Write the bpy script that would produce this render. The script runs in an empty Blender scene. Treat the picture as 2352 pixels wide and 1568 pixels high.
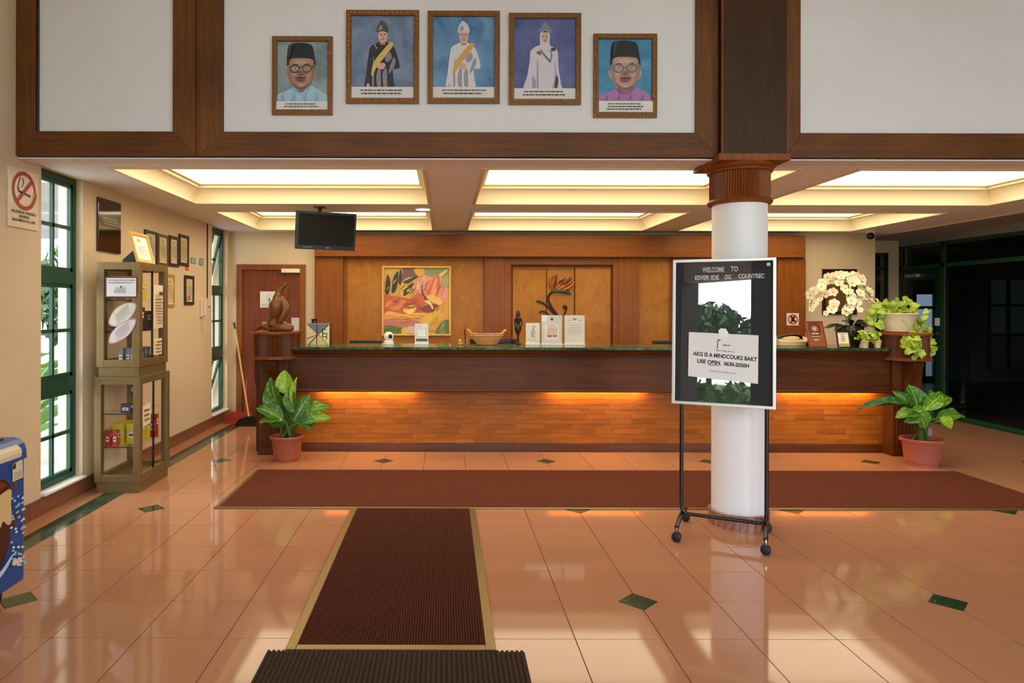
import bpy, bmesh, math, random
from mathutils import Vector, Matrix, geometry
R = random.Random(7)
PI = math.pi
SC = bpy.context.scene
COL = SC.collection

# ------------------------------------------------------------------ camera, world, exposure
VX, HY, F, EYE = 1022.0, 705.0, 1565.0, 1.516          # vanishing point, focal length (px of 2352), eye height (m)
cam_d = bpy.data.cameras.new('camera')
cam = bpy.data.objects.new('camera', cam_d); COL.objects.link(cam)
cam_d.sensor_width = 36.0; cam_d.sensor_fit = 'HORIZONTAL'
cam_d.lens = 36.0 * F / 2352.0
cam_d.shift_x = (1176.0 - VX) / 2352.0
cam_d.shift_y = (HY - 784.0) / 2352.0
cam_d.clip_start = 0.05; cam_d.clip_end = 300
cam.matrix_world = Matrix.Translation((0, 0, EYE)) @ Matrix.Rotation(PI / 2, 4, 'X') @ Matrix.Rotation(0.0024, 4, 'Z')
SC.camera = cam
world = bpy.data.worlds.new('world'); SC.world = world; world.use_nodes = True
bg = world.node_tree.nodes['Background']
bg.inputs['Color'].default_value = (0.86, 0.925, 1.0, 1)
SKY = 9.0
bg.inputs['Strength'].default_value = SKY
SC.view_settings.view_transform = 'Standard'; SC.view_settings.look = 'None'
SC.view_settings.exposure = -0.22; SC.view_settings.gamma = 1.0
SC.view_settings.use_curve_mapping = False
COFFER_STRENGTH = 3.9
COFFER_COLOR = (1.0, 0.84, 0.57)

def px(x, y, Y):
    return Vector(((x - VX) / F * Y, Y, EYE - (y - HY) / F * Y))
def pX(x, Y): return (x - VX) / F * Y
def pZ(y, Y): return EYE - (y - HY) / F * Y

# ------------------------------------------------------------------ materials
def lin(c):
    if isinstance(c, str):
        c = tuple(int(c[i:i + 2], 16) for i in (0, 2, 4))
    return tuple(((v / 255) / 12.92 if v / 255 <= .04045 else ((v / 255 + .055) / 1.055) ** 2.4) for v in c)

def newmat(name):
    m = bpy.data.materials.new(name); m.use_nodes = True
    nt = m.node_tree; b = nt.nodes['Principled BSDF']
    return m, nt, b

def nd(nt, t, **kw):
    n = nt.nodes.new(t)
    for k, v in kw.items():
        if k in n.inputs: n.inputs[k].default_value = v
        else: setattr(n, k, v)
    return n

def ramp(nt, src, stops):
    r = nt.nodes.new('ShaderNodeValToRGB')
    el = r.color_ramp.elements
    while len(el) < len(stops): el.new(0.5)
    for e, (p, c) in zip(el, stops):
        e.position = p; e.color = (c[0], c[1], c[2], 1)
    nt.links.new(src, r.inputs['Fac'])
    return r.outputs['Color']

def coords(nt, scale=(1, 1, 1)):
    tc = nt.nodes.new('ShaderNodeTexCoord'); mp = nt.nodes.new('ShaderNodeMapping')
    mp.inputs['Scale'].default_value = scale
    nt.links.new(tc.outputs['Object'], mp.inputs['Vector'])
    return mp.outputs['Vector']

def plain(name, col, rough=.5, metal=0.0, spec=.5, noise=None, bump=None, coat=0.0, emit=None, vary=0.0):
    m, nt, b = newmat(name)
    c = lin(col) if (isinstance(col, str) or max(col) > 1.01) else col
    b.inputs['Base Color'].default_value = (*c, 1)
    b.inputs['Roughness'].default_value = rough
    b.inputs['Metallic'].default_value = metal
    b.inputs['Specular IOR Level'].default_value = spec
    b.inputs['Coat Weight'].default_value = coat
    b.inputs['Coat Roughness'].default_value = .08
    if emit:
        b.inputs['Emission Color'].default_value = (*emit[0], 1); b.inputs['Emission Strength'].default_value = emit[1]
    out = None
    if noise:
        sc, amt = noise[0], noise[1]
        n = nd(nt, 'ShaderNodeTexNoise', Scale=sc, Detail=4.0)
        nt.links.new(coords(nt), n.inputs['Vector'])
        lo = tuple(v * (1 - amt) for v in c); hi = tuple(min(1, v * (1 + amt)) for v in c)
        out = ramp(nt, n.outputs['Fac'], [(.3, lo), (.7, hi)])
    if vary:
        oi = nt.nodes.new('ShaderNodeObjectInfo')
        hs = nd(nt, 'ShaderNodeHueSaturation')
        mr = nd(nt, 'ShaderNodeMapRange'); mr.inputs['To Min'].default_value = 1 - vary; mr.inputs['To Max'].default_value = 1 + vary
        nt.links.new(oi.outputs['Random'], mr.inputs['Value']); nt.links.new(mr.outputs['Result'], hs.inputs['Value'])
        if out is not None: nt.links.new(out, hs.inputs['Color'])
        else: hs.inputs['Color'].default_value = (*c, 1)
        out = hs.outputs['Color']
    if out is not None: nt.links.new(out, b.inputs['Base Color'])
    if bump:
        n = nd(nt, 'ShaderNodeTexNoise', Scale=bump[0], Detail=3.0)
        nt.links.new(coords(nt), n.inputs['Vector'])
        bp = nd(nt, 'ShaderNodeBump', Strength=bump[1], Distance=.01)
        nt.links.new(n.outputs['Fac'], bp.inputs['Height']); nt.links.new(bp.outputs['Normal'], b.inputs['Normal'])
    return m

def wood(name, c1, c2, axis='X', rough=.34, scale=1.0, coat=.15, vary=0.0, burl=False):
    m, nt, b = newmat(name)
    a, s = 2.2 * scale, 38 * scale
    scl = {'X': (a, s, s), 'Y': (s, a, s), 'Z': (s, s, a)}[axis]
    if burl: scl = (7 * scale, 7 * scale, 4 * scale)
    v = coords(nt, scl)
    if vary:
        oi = nt.nodes.new('ShaderNodeObjectInfo'); ad = nt.nodes.new('ShaderNodeVectorMath'); ad.operation = 'ADD'
        mul = nd(nt, 'ShaderNodeMath', operation='MULTIPLY'); mul.inputs[1].default_value = 60
        nt.links.new(oi.outputs['Random'], mul.inputs[0]); nt.links.new(v, ad.inputs[0]); nt.links.new(mul.outputs[0], ad.inputs[1]); v = ad.outputs[0]
    n = nd(nt, 'ShaderNodeTexNoise', Scale=1.0, Detail=7.0, Roughness=.62, Distortion=(1.6 if burl else .5))
    nt.links.new(v, n.inputs['Vector'])
    n2 = nd(nt, 'ShaderNodeTexNoise', Scale=1.3, Detail=2.0); nt.links.new(coords(nt), n2.inputs['Vector'])
    mx = nd(nt, 'ShaderNodeMath', operation='MULTIPLY_ADD'); mx.inputs[1].default_value = .45
    nt.links.new(n2.outputs['Fac'], mx.inputs[0])
    hf = nd(nt, 'ShaderNodeMath', operation='MULTIPLY'); hf.inputs[1].default_value = .6
    nt.links.new(n.outputs['Fac'], hf.inputs[0]); nt.links.new(hf.outputs[0], mx.inputs[2])
    l1, l2 = lin(c1), lin(c2)
    mid = tuple((p + q) / 2 for p, q in zip(l1, l2))
    out = ramp(nt, mx.outputs[0], [(.32, l2), (.52, mid), (.70, l1)])
    if vary:
        hs = nd(nt, 'ShaderNodeHueSaturation')
        mr = nd(nt, 'ShaderNodeMapRange'); mr.inputs['To Min'].default_value = 1 - vary; mr.inputs['To Max'].default_value = 1 + vary
        nt.links.new(oi.outputs['Random'], mr.inputs['Value']); nt.links.new(mr.outputs['Result'], hs.inputs['Value'])
        nt.links.new(out, hs.inputs['Color']); out = hs.outputs['Color']
    nt.links.new(out, b.inputs['Base Color'])
    b.inputs['Roughness'].default_value = rough
    b.inputs['Specular IOR Level'].default_value = .28
    b.inputs['Coat Weight'].default_value = coat; b.inputs['Coat Roughness'].default_value = .15
    bp = nd(nt, 'ShaderNodeBump', Strength=.08, Distance=.004)
    nt.links.new(n.outputs['Fac'], bp.inputs['Height']); nt.links.new(bp.outputs['Normal'], b.inputs['Normal'])
    return m

def marble(name, c1, c2, c3, rough=.12, scale=9):
    m, nt, b = newmat(name)
    v = coords(nt)
    n = nd(nt, 'ShaderNodeTexNoise', Scale=float(scale), Detail=9.0, Roughness=.7, Distortion=1.4)
    nt.links.new(v, n.inputs['Vector'])
    nt.links.new(ramp(nt, n.outputs['Fac'], [(.35, lin(c1)), (.52, lin(c2)), (.72, lin(c3))]), b.inputs['Base Color'])
    b.inputs['Roughness'].default_value = rough
    return m

def glass(name, tint=(1, 1, 1), ior=1.45, rough=0.0):
    m = bpy.data.materials.new(name); m.use_nodes = True; nt = m.node_tree; nt.nodes.clear()
    o = nt.nodes.new('ShaderNodeOutputMaterial'); mix = nt.nodes.new('ShaderNodeMixShader')
    t = nd(nt, 'ShaderNodeBsdfTransparent'); t.inputs['Color'].default_value = (*tint, 1)
    g = nd(nt, 'ShaderNodeBsdfGlossy', Roughness=rough); fr = nd(nt, 'ShaderNodeFresnel', IOR=ior)
    ge = nt.nodes.new('ShaderNodeNewGeometry'); inv = nd(nt, 'ShaderNodeMath', operation='SUBTRACT'); inv.inputs[0].default_value = 1.0
    mu = nd(nt, 'ShaderNodeMath', operation='MULTIPLY')           # one reflection per sheet: only its front faces mirror
    nt.links.new(ge.outputs['Backfacing'], inv.inputs[1]); nt.links.new(inv.outputs[0], mu.inputs[0]); nt.links.new(fr.outputs[0], mu.inputs[1])
    nt.links.new(mu.outputs[0], mix.inputs['Fac']); nt.links.new(t.outputs[0], mix.inputs[1]); nt.links.new(g.outputs[0], mix.inputs[2])
    nt.links.new(mix.outputs[0], o.inputs['Surface'])
    return m

def printmat(name, rough=.45):
    m, nt, b = newmat(name)
    a = nd(nt, 'ShaderNodeAttribute'); a.attribute_name = 'Col'
    nt.links.new(a.outputs['Color'], b.inputs['Base Color']); b.inputs['Roughness'].default_value = rough
    return m

def leafmat(name, c1, c2, c3, rough=.35, vary=.12):
    m, nt, b = newmat(name)
    a = nd(nt, 'ShaderNodeAttribute'); a.attribute_name = 'UVMap'
    uv = nt.nodes.new('ShaderNodeUVMap'); sep = nt.nodes.new('ShaderNodeSeparateXYZ')
    nt.links.new(uv.outputs['UV'], sep.inputs[0])
    # veins: distance from midrib plus stripes
    w = nd(nt, 'ShaderNodeMath', operation='SUBTRACT'); w.inputs[1].default_value = .5; nt.links.new(sep.outputs['X'], w.inputs[0])
    ab = nd(nt, 'ShaderNodeMath', operation='ABSOLUTE'); nt.links.new(w.outputs[0], ab.inputs[0])
    st = nd(nt, 'ShaderNodeMath', operation='MULTIPLY_ADD'); st.inputs[1].default_value = -1.2
    nt.links.new(ab.outputs[0], st.inputs[0]); nt.links.new(sep.outputs['Y'], st.inputs[2])
    sn = nd(nt, 'ShaderNodeMath', operation='SINE'); ml = nd(nt, 'ShaderNodeMath', operation='MULTIPLY'); ml.inputs[1].default_value = 60
    nt.links.new(st.outputs[0], ml.inputs[0]); nt.links.new(ml.outputs[0], sn.inputs[0])
    nz = nd(nt, 'ShaderNodeTexNoise', Scale=9.0, Detail=3.0); nt.links.new(coords(nt), nz.inputs['Vector'])
    ad = nd(nt, 'ShaderNodeMath', operation='MULTIPLY_ADD'); ad.inputs[1].default_value = .07
    nt.links.new(sn.outputs[0], ad.inputs[0]); nt.links.new(nz.outputs['Fac'], ad.inputs[2])
    base = ramp(nt, ad.outputs[0], [(.30, lin(c1)), (.55, lin(c2)), (.75, lin(c3))])
    rib = ramp(nt, ab.outputs[0], [(.012, (1, 1, 1)), (.035, (0, 0, 0))])
    mx = nd(nt, 'ShaderNodeMix'); mx.data_type = 'RGBA'
    nt.links.new(rib, mx.inputs[0]); nt.links.new(base, mx.inputs[6]); mx.inputs[7].default_value = (*lin(c3), 1)
    oi = nt.nodes.new('ShaderNodeObjectInfo'); hs = nd(nt, 'ShaderNodeHueSaturation')
    mr = nd(nt, 'ShaderNodeMapRange'); mr.inputs['To Min'].default_value = 1 - vary; mr.inputs['To Max'].default_value = 1 + vary
    nt.links.new(oi.outputs['Random'], mr.inputs['Value']); nt.links.new(mr.outputs['Result'], hs.inputs['Value'])
    nt.links.new(mx.outputs[2], hs.inputs['Color']); nt.links.new(hs.outputs['Color'], b.inputs['Base Color'])
    b.inputs['Roughness'].default_value = rough
    b.inputs['Subsurface Weight'].default_value = 0.0
    return m

T = {}
T['bulk_white'] = plain('bulkhead_white_paint', (232, 232, 235), .6, noise=(1.5, .02))
T['cream'] = plain('cream_wall_paint', (224, 203, 168), .55, noise=(2, .02))
T['ceil'] = plain('ceiling_paint', (244, 242, 244), .6)
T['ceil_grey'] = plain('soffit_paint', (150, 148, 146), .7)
T['coffer'] = plain('coffer_paint', (238, 226, 196), .5)
T['panel_glow'] = plain('coffer_glow', (255, 250, 235), .5, emit=(COFFER_COLOR, COFFER_STRENGTH))  # recess ceiling itself glows, in place of hidden cove tubes
T['downlight'] = plain('downlight_glow', (255, 250, 235), .5, emit=((1, .9, .7), 14))
T['counter_glow'] = plain('strip_lamp_glow', (255, 220, 160), .5, emit=((1, .60, .20), 95))
T['tile'] = plain('floor_tile', (190, 136, 104), .065, spec=.5, noise=(140, .05), vary=.025)
T['grout'] = plain('floor_grout', (120, 82, 60), .8)
T['green_marble'] = marble('green_marble', '16281a', '2c4a30', '5d7f5e')
T['skirt'] = plain('skirting_tile', (132, 84, 60), .2, noise=(30, .08))
T['wood_frame'] = wood('bulkhead_wood', '7a4a1e', '4a2a10', 'X', .5, coat=0)
T['wood_frame_v'] = wood('bulkhead_wood_v', '80501e', '4e2c10', 'Z', .5, coat=0)
T['wood_pier'] = wood('pier_wood', '482b0a', '2c1904', 'Z', .5, coat=0)
T['wood_cap'] = wood('capital_wood', '985420', '68320e', 'Z', .5, coat=0)
T['wood_dark'] = wood('counter_wood', '683409', '391a05', 'X', .42, coat=.04)
T['wood_dark_v'] = wood('counter_wood_v', '723a0c', '421f06', 'Z', .42, coat=.04)
T['wood_strip'] = wood('parquet_strip', 'b87020', '86480e', 'X', .42, coat=.05, vary=.17)
T['wood_back'] = wood('panelling_wood', '985614', '703c0a', 'Z', .42, coat=.05, scale=.7)
T['wood_back_h'] = wood('panelling_wood_h', '985614', '703c0a', 'X', .42, coat=.05, scale=.7)
T['burl'] = wood('burl_veneer', 'b87a1e', '90560c', 'Z', .4, coat=.05, burl=True)
T['door'] = wood('door_veneer', '8a4a30', '5c2a18', 'Z', .3)
T['door_frame'] = wood('door_frame_wood', '9a5c24', '6a3810', 'Z', .35)
T['white_col'] = plain('column_white', (246, 248, 252), .45, bump=(6, .05))
T['granite'] = plain('granite_tile', (170, 118, 104), .15, noise=(60, .25), vary=.15)
T['green_paint'] = plain('green_frame_paint', (18, 74, 52), .4)
T['green_dark'] = plain('dark_green_frame_paint', (12, 50, 36), .4)
T['glass'] = glass('window_glass')
T['glass_dark'] = glass('tinted_glass', (.78, .82, .82))
T['white'] = plain('white_paint', (240, 240, 238), .5)
T['offwhite'] = plain('offwhite_plastic', (236, 232, 220), .35)
T['black'] = plain('black_plastic', (14, 14, 15), .3)
T['black_metal'] = plain('black_metal', (16, 16, 18), .25, spec=.6)
T['rubber'] = plain('rubber', (22, 22, 24), .6)
T['chrome'] = plain('chrome', (200, 200, 205), .15, metal=1)
T['silver'] = plain('brushed_silver', (225, 225, 222), .32, metal=.6)
T['brass'] = plain('brass_edge', (150, 128, 84), .38, metal=.85)
T['bronze'] = plain('bronze_aluminium', (136, 116, 76), .42, metal=.55, noise=(14, .08))
T['gold'] = plain('gold_frame', (216, 170, 74), .35, metal=.4, noise=(40, .15))
T['goldwood'] = plain('gilt_wood', (120, 78, 28), .35, metal=.25, noise=(90, .45))
T['gilt'] = plain('gilt_bead', (166, 112, 36), .3, metal=.5)
T['wood_blk'] = plain('dark_frame_wood', (34, 22, 16), .35)
T['mat_red'] = plain('runner_pile', (92, 50, 38), .95, spec=.1, noise=(160, .3), bump=(300, .4))
T['mat_red2'] = plain('wide_mat_pile', (100, 54, 38), .95, spec=.1, noise=(70, .22), bump=(160, .6))
T['mat_dark'] = plain('dark_mat_rubber', (66, 48, 40), .8, spec=.2, noise=(90, .2))
T['print'] = printmat('flat_print')
T['print_gloss'] = printmat('glossy_print', .18)
T['paper'] = plain('white_paper', (238, 238, 236), .6)
T['terracotta'] = plain('terracotta_plastic', (158, 82, 56), .45, noise=(8, .05))
T['terracotta2'] = plain('pale_terracotta_plastic', (176, 96, 78), .45, noise=(8, .05))
T['soil'] = plain('soil', (40, 26, 18), .9, noise=(40, .4))
T['leaf'] = leafmat('broad_leaf', '1f4a12', '357024', '86a83c')
T['leaf_lt'] = leafmat('young_leaf', '5c8a1e', '8db52e', 'c3d858')
T['leaf_mid'] = leafmat('variegated_leaf', '33651a', '5c8f26', 'a9c445')
T['stem'] = plain('green_stem', (74, 104, 42), .5)
T['pothos'] = leafmat('pothos_leaf', '6f9420', 'a3bd34', 'd8e070', vary=.2)
T['stem_y'] = plain('pale_green_stem', (150, 166, 70), .5)
T['petal'] = plain('orchid_petal', (250, 240, 205), .55, vary=.06)
T['orchid_c'] = plain('orchid_centre', (200, 160, 50), .5)
T['dark_leaf'] = plain('dark_orchid_leaf', (22, 34, 20), .35)
T['dark_pot'] = plain('dark_glazed_pot', (44, 38, 20), .2, noise=(9, .4))
T['cream_pot'] = plain('cream_plastic_pot', (232, 226, 190), .4)
T['peach_pot'] = plain('peach_pot', (240, 214, 170), .5)
T['carved'] = wood('driftwood', '8a5628', '3e2210', 'Z', .4, scale=.9)
T['wicker'] = plain('wicker', (222, 160, 100), .6, noise=(70, .2), bump=(90, .6))
T['acrylic'] = glass('clear_acrylic', (.97, .97, .97))
T['orange_petal'] = plain('carved_orange_petal', (168, 88, 34), .4, noise=(20, .2))
T['relief_green'] = plain('carved_green_bract', (48, 62, 28), .4)
T['relief_dark'] = plain('dark_carved_stem', (48, 26, 12), .4)
T['blue'] = plain('freezer_blue', (18, 84, 160), .3)
T['blue_rim'] = plain('freezer_rim_blue', (24, 92, 176), .28)
T['freezer_cream'] = plain('freezer_bumper', (236, 222, 186), .4)
T['broom_pole'] = plain('bamboo_pole', (222, 180, 110), .45)
T['red_plastic'] = plain('red_plastic', (168, 62, 40), .45)
T['yellow_pack'] = plain('yellow_pack', (214, 196, 40), .35)
T['red_pack'] = plain('red_pack', (176, 44, 34), .35)
T['navy'] = plain('navy_box', (40, 52, 74), .4, noise=(60, .6))
T['book'] = plain('pale_book', (222, 206, 150), .5)
T['darkpic'] = plain('dark_box', (44, 40, 42), .4, noise=(30, .5))
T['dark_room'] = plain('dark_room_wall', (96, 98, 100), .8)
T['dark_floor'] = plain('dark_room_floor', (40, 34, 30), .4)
T['ext_ground'] = plain('outdoor_paving', (190, 186, 178), .8, noise=(3, .1))
T['ext_white'] = plain('outdoor_white_wall', (235, 236, 236), .7)
T['ext_grey'] = plain('outdoor_canopy_grey', (150, 152, 154), .7)
T['ext_leaf'] = plain('garden_leaf', (84, 132, 52), .55, noise=(4, .4))
T['ext_leaf2'] = plain('tree_leaf', (52, 92, 40), .6, noise=(1.2, .5))
T['bark'] = plain('bark', (84, 66, 50), .9, noise=(20, .3))
T['grass'] = plain('lawn', (84, 120, 50), .9, noise=(6, .3))
T['red_sign'] = plain('sign_red', (196, 44, 34), .4)
T['ink'] = plain('black_ink', (24, 24, 26), .5)
T['ink_grey'] = plain('grey_ink', (110, 116, 122), .5)
T['letter_white'] = plain('white_letter', (245, 246, 248), .4)
T['board'] = plain('black_letterboard', (54, 56, 60), .7)
T['sign_glass'] = glass('sign_cover_glass', (.96, .97, .98), ior=2.5)
T['mirror_dark'] = plain('dark_gloss_plaque', (30, 20, 12), .06, spec=1.0)
T['carpaint'] = plain('white_car_paint', (236, 238, 240), .2, coat=.6)
T['tyre'] = plain('tyre', (20, 20, 20), .8)
T['carglass'] = plain('car_glass', (26, 34, 38), .08)
T['switch'] = plain('switch_plastic', (226, 212, 184), .4)

# ------------------------------------------------------------------ mesh builder
ORIGIN = {}
class MB:
    def __init__(s): s.v = []; s.f = []; s.m = []; s.uv = {}
    def add(s, vs, fs, mi=0):
        o = len(s.v); s.v += [Vector(v) for v in vs]
        for f in fs: s.f.append(tuple(i + o for i in f)); s.m.append(mi)
        return s
    def box(s, x0, x1, y0, y1, z0, z1, mi=0):
        vs = [(x, y, z) for z in (z0, z1) for y in (y0, y1) for x in (x0, x1)]
        return s.add(vs, [(0, 2, 3, 1), (4, 5, 7, 6), (0, 1, 5, 4), (2, 6, 7, 3), (0, 4, 6, 2), (1, 3, 7, 5)], mi)
    def obox(s, c, ex, ey, ez, mi=0):
        """box given its centre and three half-extent vectors"""
        c, ex, ey, ez = map(Vector, (c, ex, ey, ez))
        vs = [c + ex * a + ey * b + ez * d for d in (-1, 1) for b in (-1, 1) for a in (-1, 1)]
        return s.add(vs, [(0, 2, 3, 1), (4, 5, 7, 6), (0, 1, 5, 4), (2, 6, 7, 3), (0, 4, 6, 2), (1, 3, 7, 5)], mi)
    def prism(s, pts, fr, d0, d1, mi=0):
        n = len(pts); vs = [fr(a, b, d0) for a, b in pts] + [fr(a, b, d1) for a, b in pts]
        fs = [(i, (i + 1) % n, n + (i + 1) % n, n + i) for i in range(n)]
        tri = geometry.tessellate_polygon([[Vector((a, b, 0)) for a, b in pts]])
        fs += [tuple(t) for t in tri] + [tuple(n + i for i in t) for t in tri]
        return s.add(vs, fs, mi)
    def lathe(s, prof, c=(0, 0, 0), n=32, a0=0.0, a1=2 * PI, mi=0, flute=None):
        c = Vector(c); full = abs(a1 - a0 - 2 * PI) < 1e-6; k = n if full else n + 1; vs = []
        for r, z in prof:
            for i in range(k):
                a = a0 + (a1 - a0) * i / n
                rr = r
                if flute: rr = r * (1 - flute * (i % 2))
                vs.append(c + Vector((rr * math.cos(a), rr * math.sin(a), z)))
        fs = []
        for j in range(len(prof) - 1):
            for i in range(n):
                i2 = (i + 1) % k
                fs.append((j * k + i, j * k + i2, (j + 1) * k + i2, (j + 1) * k + i))
        return s.add(vs, fs, mi)
    def tube(s, pts, r, n=8, mi=0, caps=True, flat=1.0):
        pts = [Vector(p) for p in pts]; rs = r if isinstance(r, (list, tuple)) else [r] * len(pts)
        vs = []; up = None
        for i, p in enumerate(pts):
            t = (pts[min(i + 1, len(pts) - 1)] - pts[max(i - 1, 0)])
            t = t.normalized() if t.length > 1e-9 else Vector((0, 0, 1))
            if up is None: up = t.orthogonal().normalized()
            else:
                up = up - t * up.dot(t)
                up = up.normalized() if up.length > 1e-6 else t.orthogonal().normalized()
            b = t.cross(up)
            for k in range(n):
                a = 2 * PI * k / n
                vs.append(p + (up * math.cos(a) + b * math.sin(a) * flat) * rs[i])
        fs = [(j * n + k, j * n + (k + 1) % n, (j + 1) * n + (k + 1) % n, (j + 1) * n + k) for j in range(len(pts) - 1) for k in range(n)]
        if caps: fs += [tuple(range(n - 1, -1, -1)), tuple((len(pts) - 1) * n + k for k in range(n))]
        return s.add(vs, fs, mi)
    def ball(s, c, r, n=12, mi=0):
        if not isinstance(r, (list, tuple)): r = (r, r, r)
        c = Vector(c); m = max(6, n // 2); vs = []
        for j in range(m + 1):
            t = PI * j / m
            for i in range(n):
                a = 2 * PI * i / n
                vs.append(c + Vector((r[0] * math.sin(t) * math.cos(a), r[1] * math.sin(t) * math.sin(a), r[2] * math.cos(t))))
        fs = [(j * n + i, (j + 1) * n + i, (j + 1) * n + (i + 1) % n, j * n + (i + 1) % n) for j in range(m) for i in range(n)]
        return s.add(vs, fs, mi)
    def quad(s, a, b, c, d, mi=0): return s.add([a, b, c, d], [(0, 1, 2, 3)], mi)
    def build(s, name, mats, parent=None, world=True, smooth=False, bevel=0.0, solid=False):
        if not isinstance(mats, (list, tuple)): mats = [mats]
        off = ORIGIN.get(parent.name, Vector()) if (parent is not None and world) else Vector()
        me = bpy.data.meshes.new(name)
        me.from_pydata([v - off for v in s.v], [], s.f)
        for m in mats: me.materials.append(T[m] if isinstance(m, str) else m)
        if len(mats) > 1: me.polygons.foreach_set('material_index', s.m)
        bm = bmesh.new(); bm.from_mesh(me)
        if not s.uv:
            bmesh.ops.remove_doubles(bm, verts=bm.verts, dist=1e-6)
            bmesh.ops.recalc_face_normals(bm, faces=bm.faces)
        if bevel:
            ed = [e for e in bm.edges if len(e.link_faces) == 2 and e.calc_face_angle(0) > .6]
            bmesh.ops.bevel(bm, geom=ed, offset=bevel, segments=2, profile=.6, affect='EDGES', clamp_overlap=True)
        bm.to_mesh(me); bm.free()
        if smooth:
            me.polygons.foreach_set('use_smooth', [True] * len(me.polygons))
            if smooth != 'all': me.set_sharp_from_angle(angle=.7)
        if s.uv:
            l = me.uv_layers.new(name='UVMap')
            for lp in me.loops: l.data[lp.index].uv = s.uv[lp.vertex_index]
        o = bpy.data.objects.new(name, me); COL.objects.link(o)
        if parent is not None:
            o.parent = parent
            ORIGIN[o.name] = off
        return o

def tag(o, label=None, cat=None, group=None, kind=None):
    if label: o['label'] = label
    if cat: o['category'] = cat
    if group: o['group'] = group
    if kind: o['kind'] = kind
    return o
def thing(name, label, cat, loc=(0, 0, 0), rotz=0.0, group=None):
    o = bpy.data.objects.new(name, None); COL.objects.link(o); o.empty_display_size = .1
    o.location = loc; o.rotation_euler = (0, 0, rotz); ORIGIN[o.name] = Vector(loc)
    return tag(o, label, cat, group)
def struct(name, label, loc=(0, 0, 0), cat=None):
    o = bpy.data.objects.new(name, None); COL.objects.link(o); o.empty_display_size = .1
    o.location = loc; ORIGIN[o.name] = Vector(loc)
    return tag(o, label, cat, kind='structure')
def share(src, parent, loc, rot=(0, 0, 0), scale=(1, 1, 1)):
    c = src.copy(); COL.objects.link(c); c.parent = parent; c.location = loc; c.rotation_euler = rot; c.scale = scale
    return c

# plane frames: fr(a, b, d) -> world point
def frame(o, u, v):
    o, u, v = Vector(o), Vector(u).normalized(), Vector(v).normalized(); n = u.cross(v)
    f = lambda a, b, d=0.0: o + u * a + v * b + n * d
    f.o, f.u, f.v, f.n = o, u, v, n
    return f
def facing(x, y, z): return frame((x, y, z), (1, 0, 0), (0, 0, 1))        # on a wall that faces -Y
def leftwall(y, z, x): return frame((x, y, z), (0, 1, 0), (0, 0, 1))      # on a wall that faces +X

def smoothpts(pts, k=5):
    n = len(pts); out = []
    for i in range(n):
        p0, p1, p2, p3 = (pts[(i + j - 1) % n] for j in range(4))
        for q in range(k):
            t = q / k
            out.append(tuple(.5 * (2 * p1[d] + (p2[d] - p0[d]) * t + (2 * p0[d] - 5 * p1[d] + 4 * p2[d] - p3[d]) * t * t + (3 * p1[d] - p0[d] - 3 * p2[d] + p3[d]) * t ** 3) for d in (0, 1)))
    return out
def spline(pts, k=5):
    pts = [Vector(p) for p in pts]; out = []; n = len(pts)
    for i in range(n - 1):
        p0, p1, p2, p3 = pts[max(i - 1, 0)], pts[i], pts[i + 1], pts[min(i + 2, n - 1)]
        for q in range(k):
            t = q / k
            out.append(.5 * (2 * p1 + (p2 - p0) * t + (2 * p0 - 5 * p1 + 4 * p2 - p3) * t * t + (3 * p1 - p0 - 3 * p2 + p3) * t ** 3))
    return out + [pts[-1]]
def ell(cx, cy, rx, ry, rot=0, n=24):
    c, s = math.cos(rot), math.sin(rot)
    return [(cx + rx * math.cos(2 * PI * i / n) * c - ry * math.sin(2 * PI * i / n) * s, cy + rx * math.cos(2 * PI * i / n) * s + ry * math.sin(2 * PI * i / n) * c) for i in range(n)]
def rect(x0, y0, x1, y1): return [(x0, y0), (x1, y0), (x1, y1), (x0, y1)]
def ring(cx, cy, rx, ry, t, rot=0):
    o, i = ell(cx, cy, rx, ry, rot, 28), ell(cx, cy, rx - t, ry - t, rot, 28)
    return [[o[k], o[(k + 1) % 28], i[(k + 1) % 28], i[k]] for k in range(28)]

def art(name, parent, fr, W, H, layers, mat='print', world=True, d0=0.0, step=.00025):
    """flat print: coloured polygons in 0..1 coordinates, later ones on top"""
    vs, fs, cs = [], [], []
    off = ORIGIN.get(parent.name, Vector()) if (parent is not None and world) else Vector()
    for li, (col, pts) in enumerate(layers):
        c = lin(col); o = len(vs)
        vs += [fr(a * W, b * H, d0 + step * li) - off for a, b in pts]
        for t in geometry.tessellate_polygon([[Vector((a * W, b * H, 0)) for a, b in pts]]):
            p, q, r = (pts[i] for i in t)
            if (q[0] - p[0]) * (r[1] - p[1]) - (q[1] - p[1]) * (r[0] - p[0]) < 0: t = (t[0], t[2], t[1])
            fs.append(tuple(o + i for i in t)); cs.append(c)
    me = bpy.data.meshes.new(name); me.from_pydata(vs, [], fs); me.materials.append(T[mat])
    ca = me.color_attributes.new('Col', 'FLOAT_COLOR', 'CORNER')
    for p, c in zip(me.polygons, cs):
        for li in p.loop_indices: ca.data[li].color = (*c, 1)
    ob = bpy.data.objects.new(name, me); COL.objects.link(ob)
    if parent is not None: ob.parent = parent
    return ob
def lines(col, x0, x1, y0, y1, n, rnd=3, fill=.45):
    """rows of illegible print"""
    rr = random.Random(rnd); out = []; h = (y1 - y0) / n
    for i in range(n):
        x = x0 + rr.random() * .04; yb = y1 - (i + 1) * h + h * .25
        e = x1 - rr.random() * .12
        while x < e:
            w = .02 + rr.random() * .06; out.append((col, rect(x, yb, min(x + w, e), yb + h * fill))); x += w + .012
    return out

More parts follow.
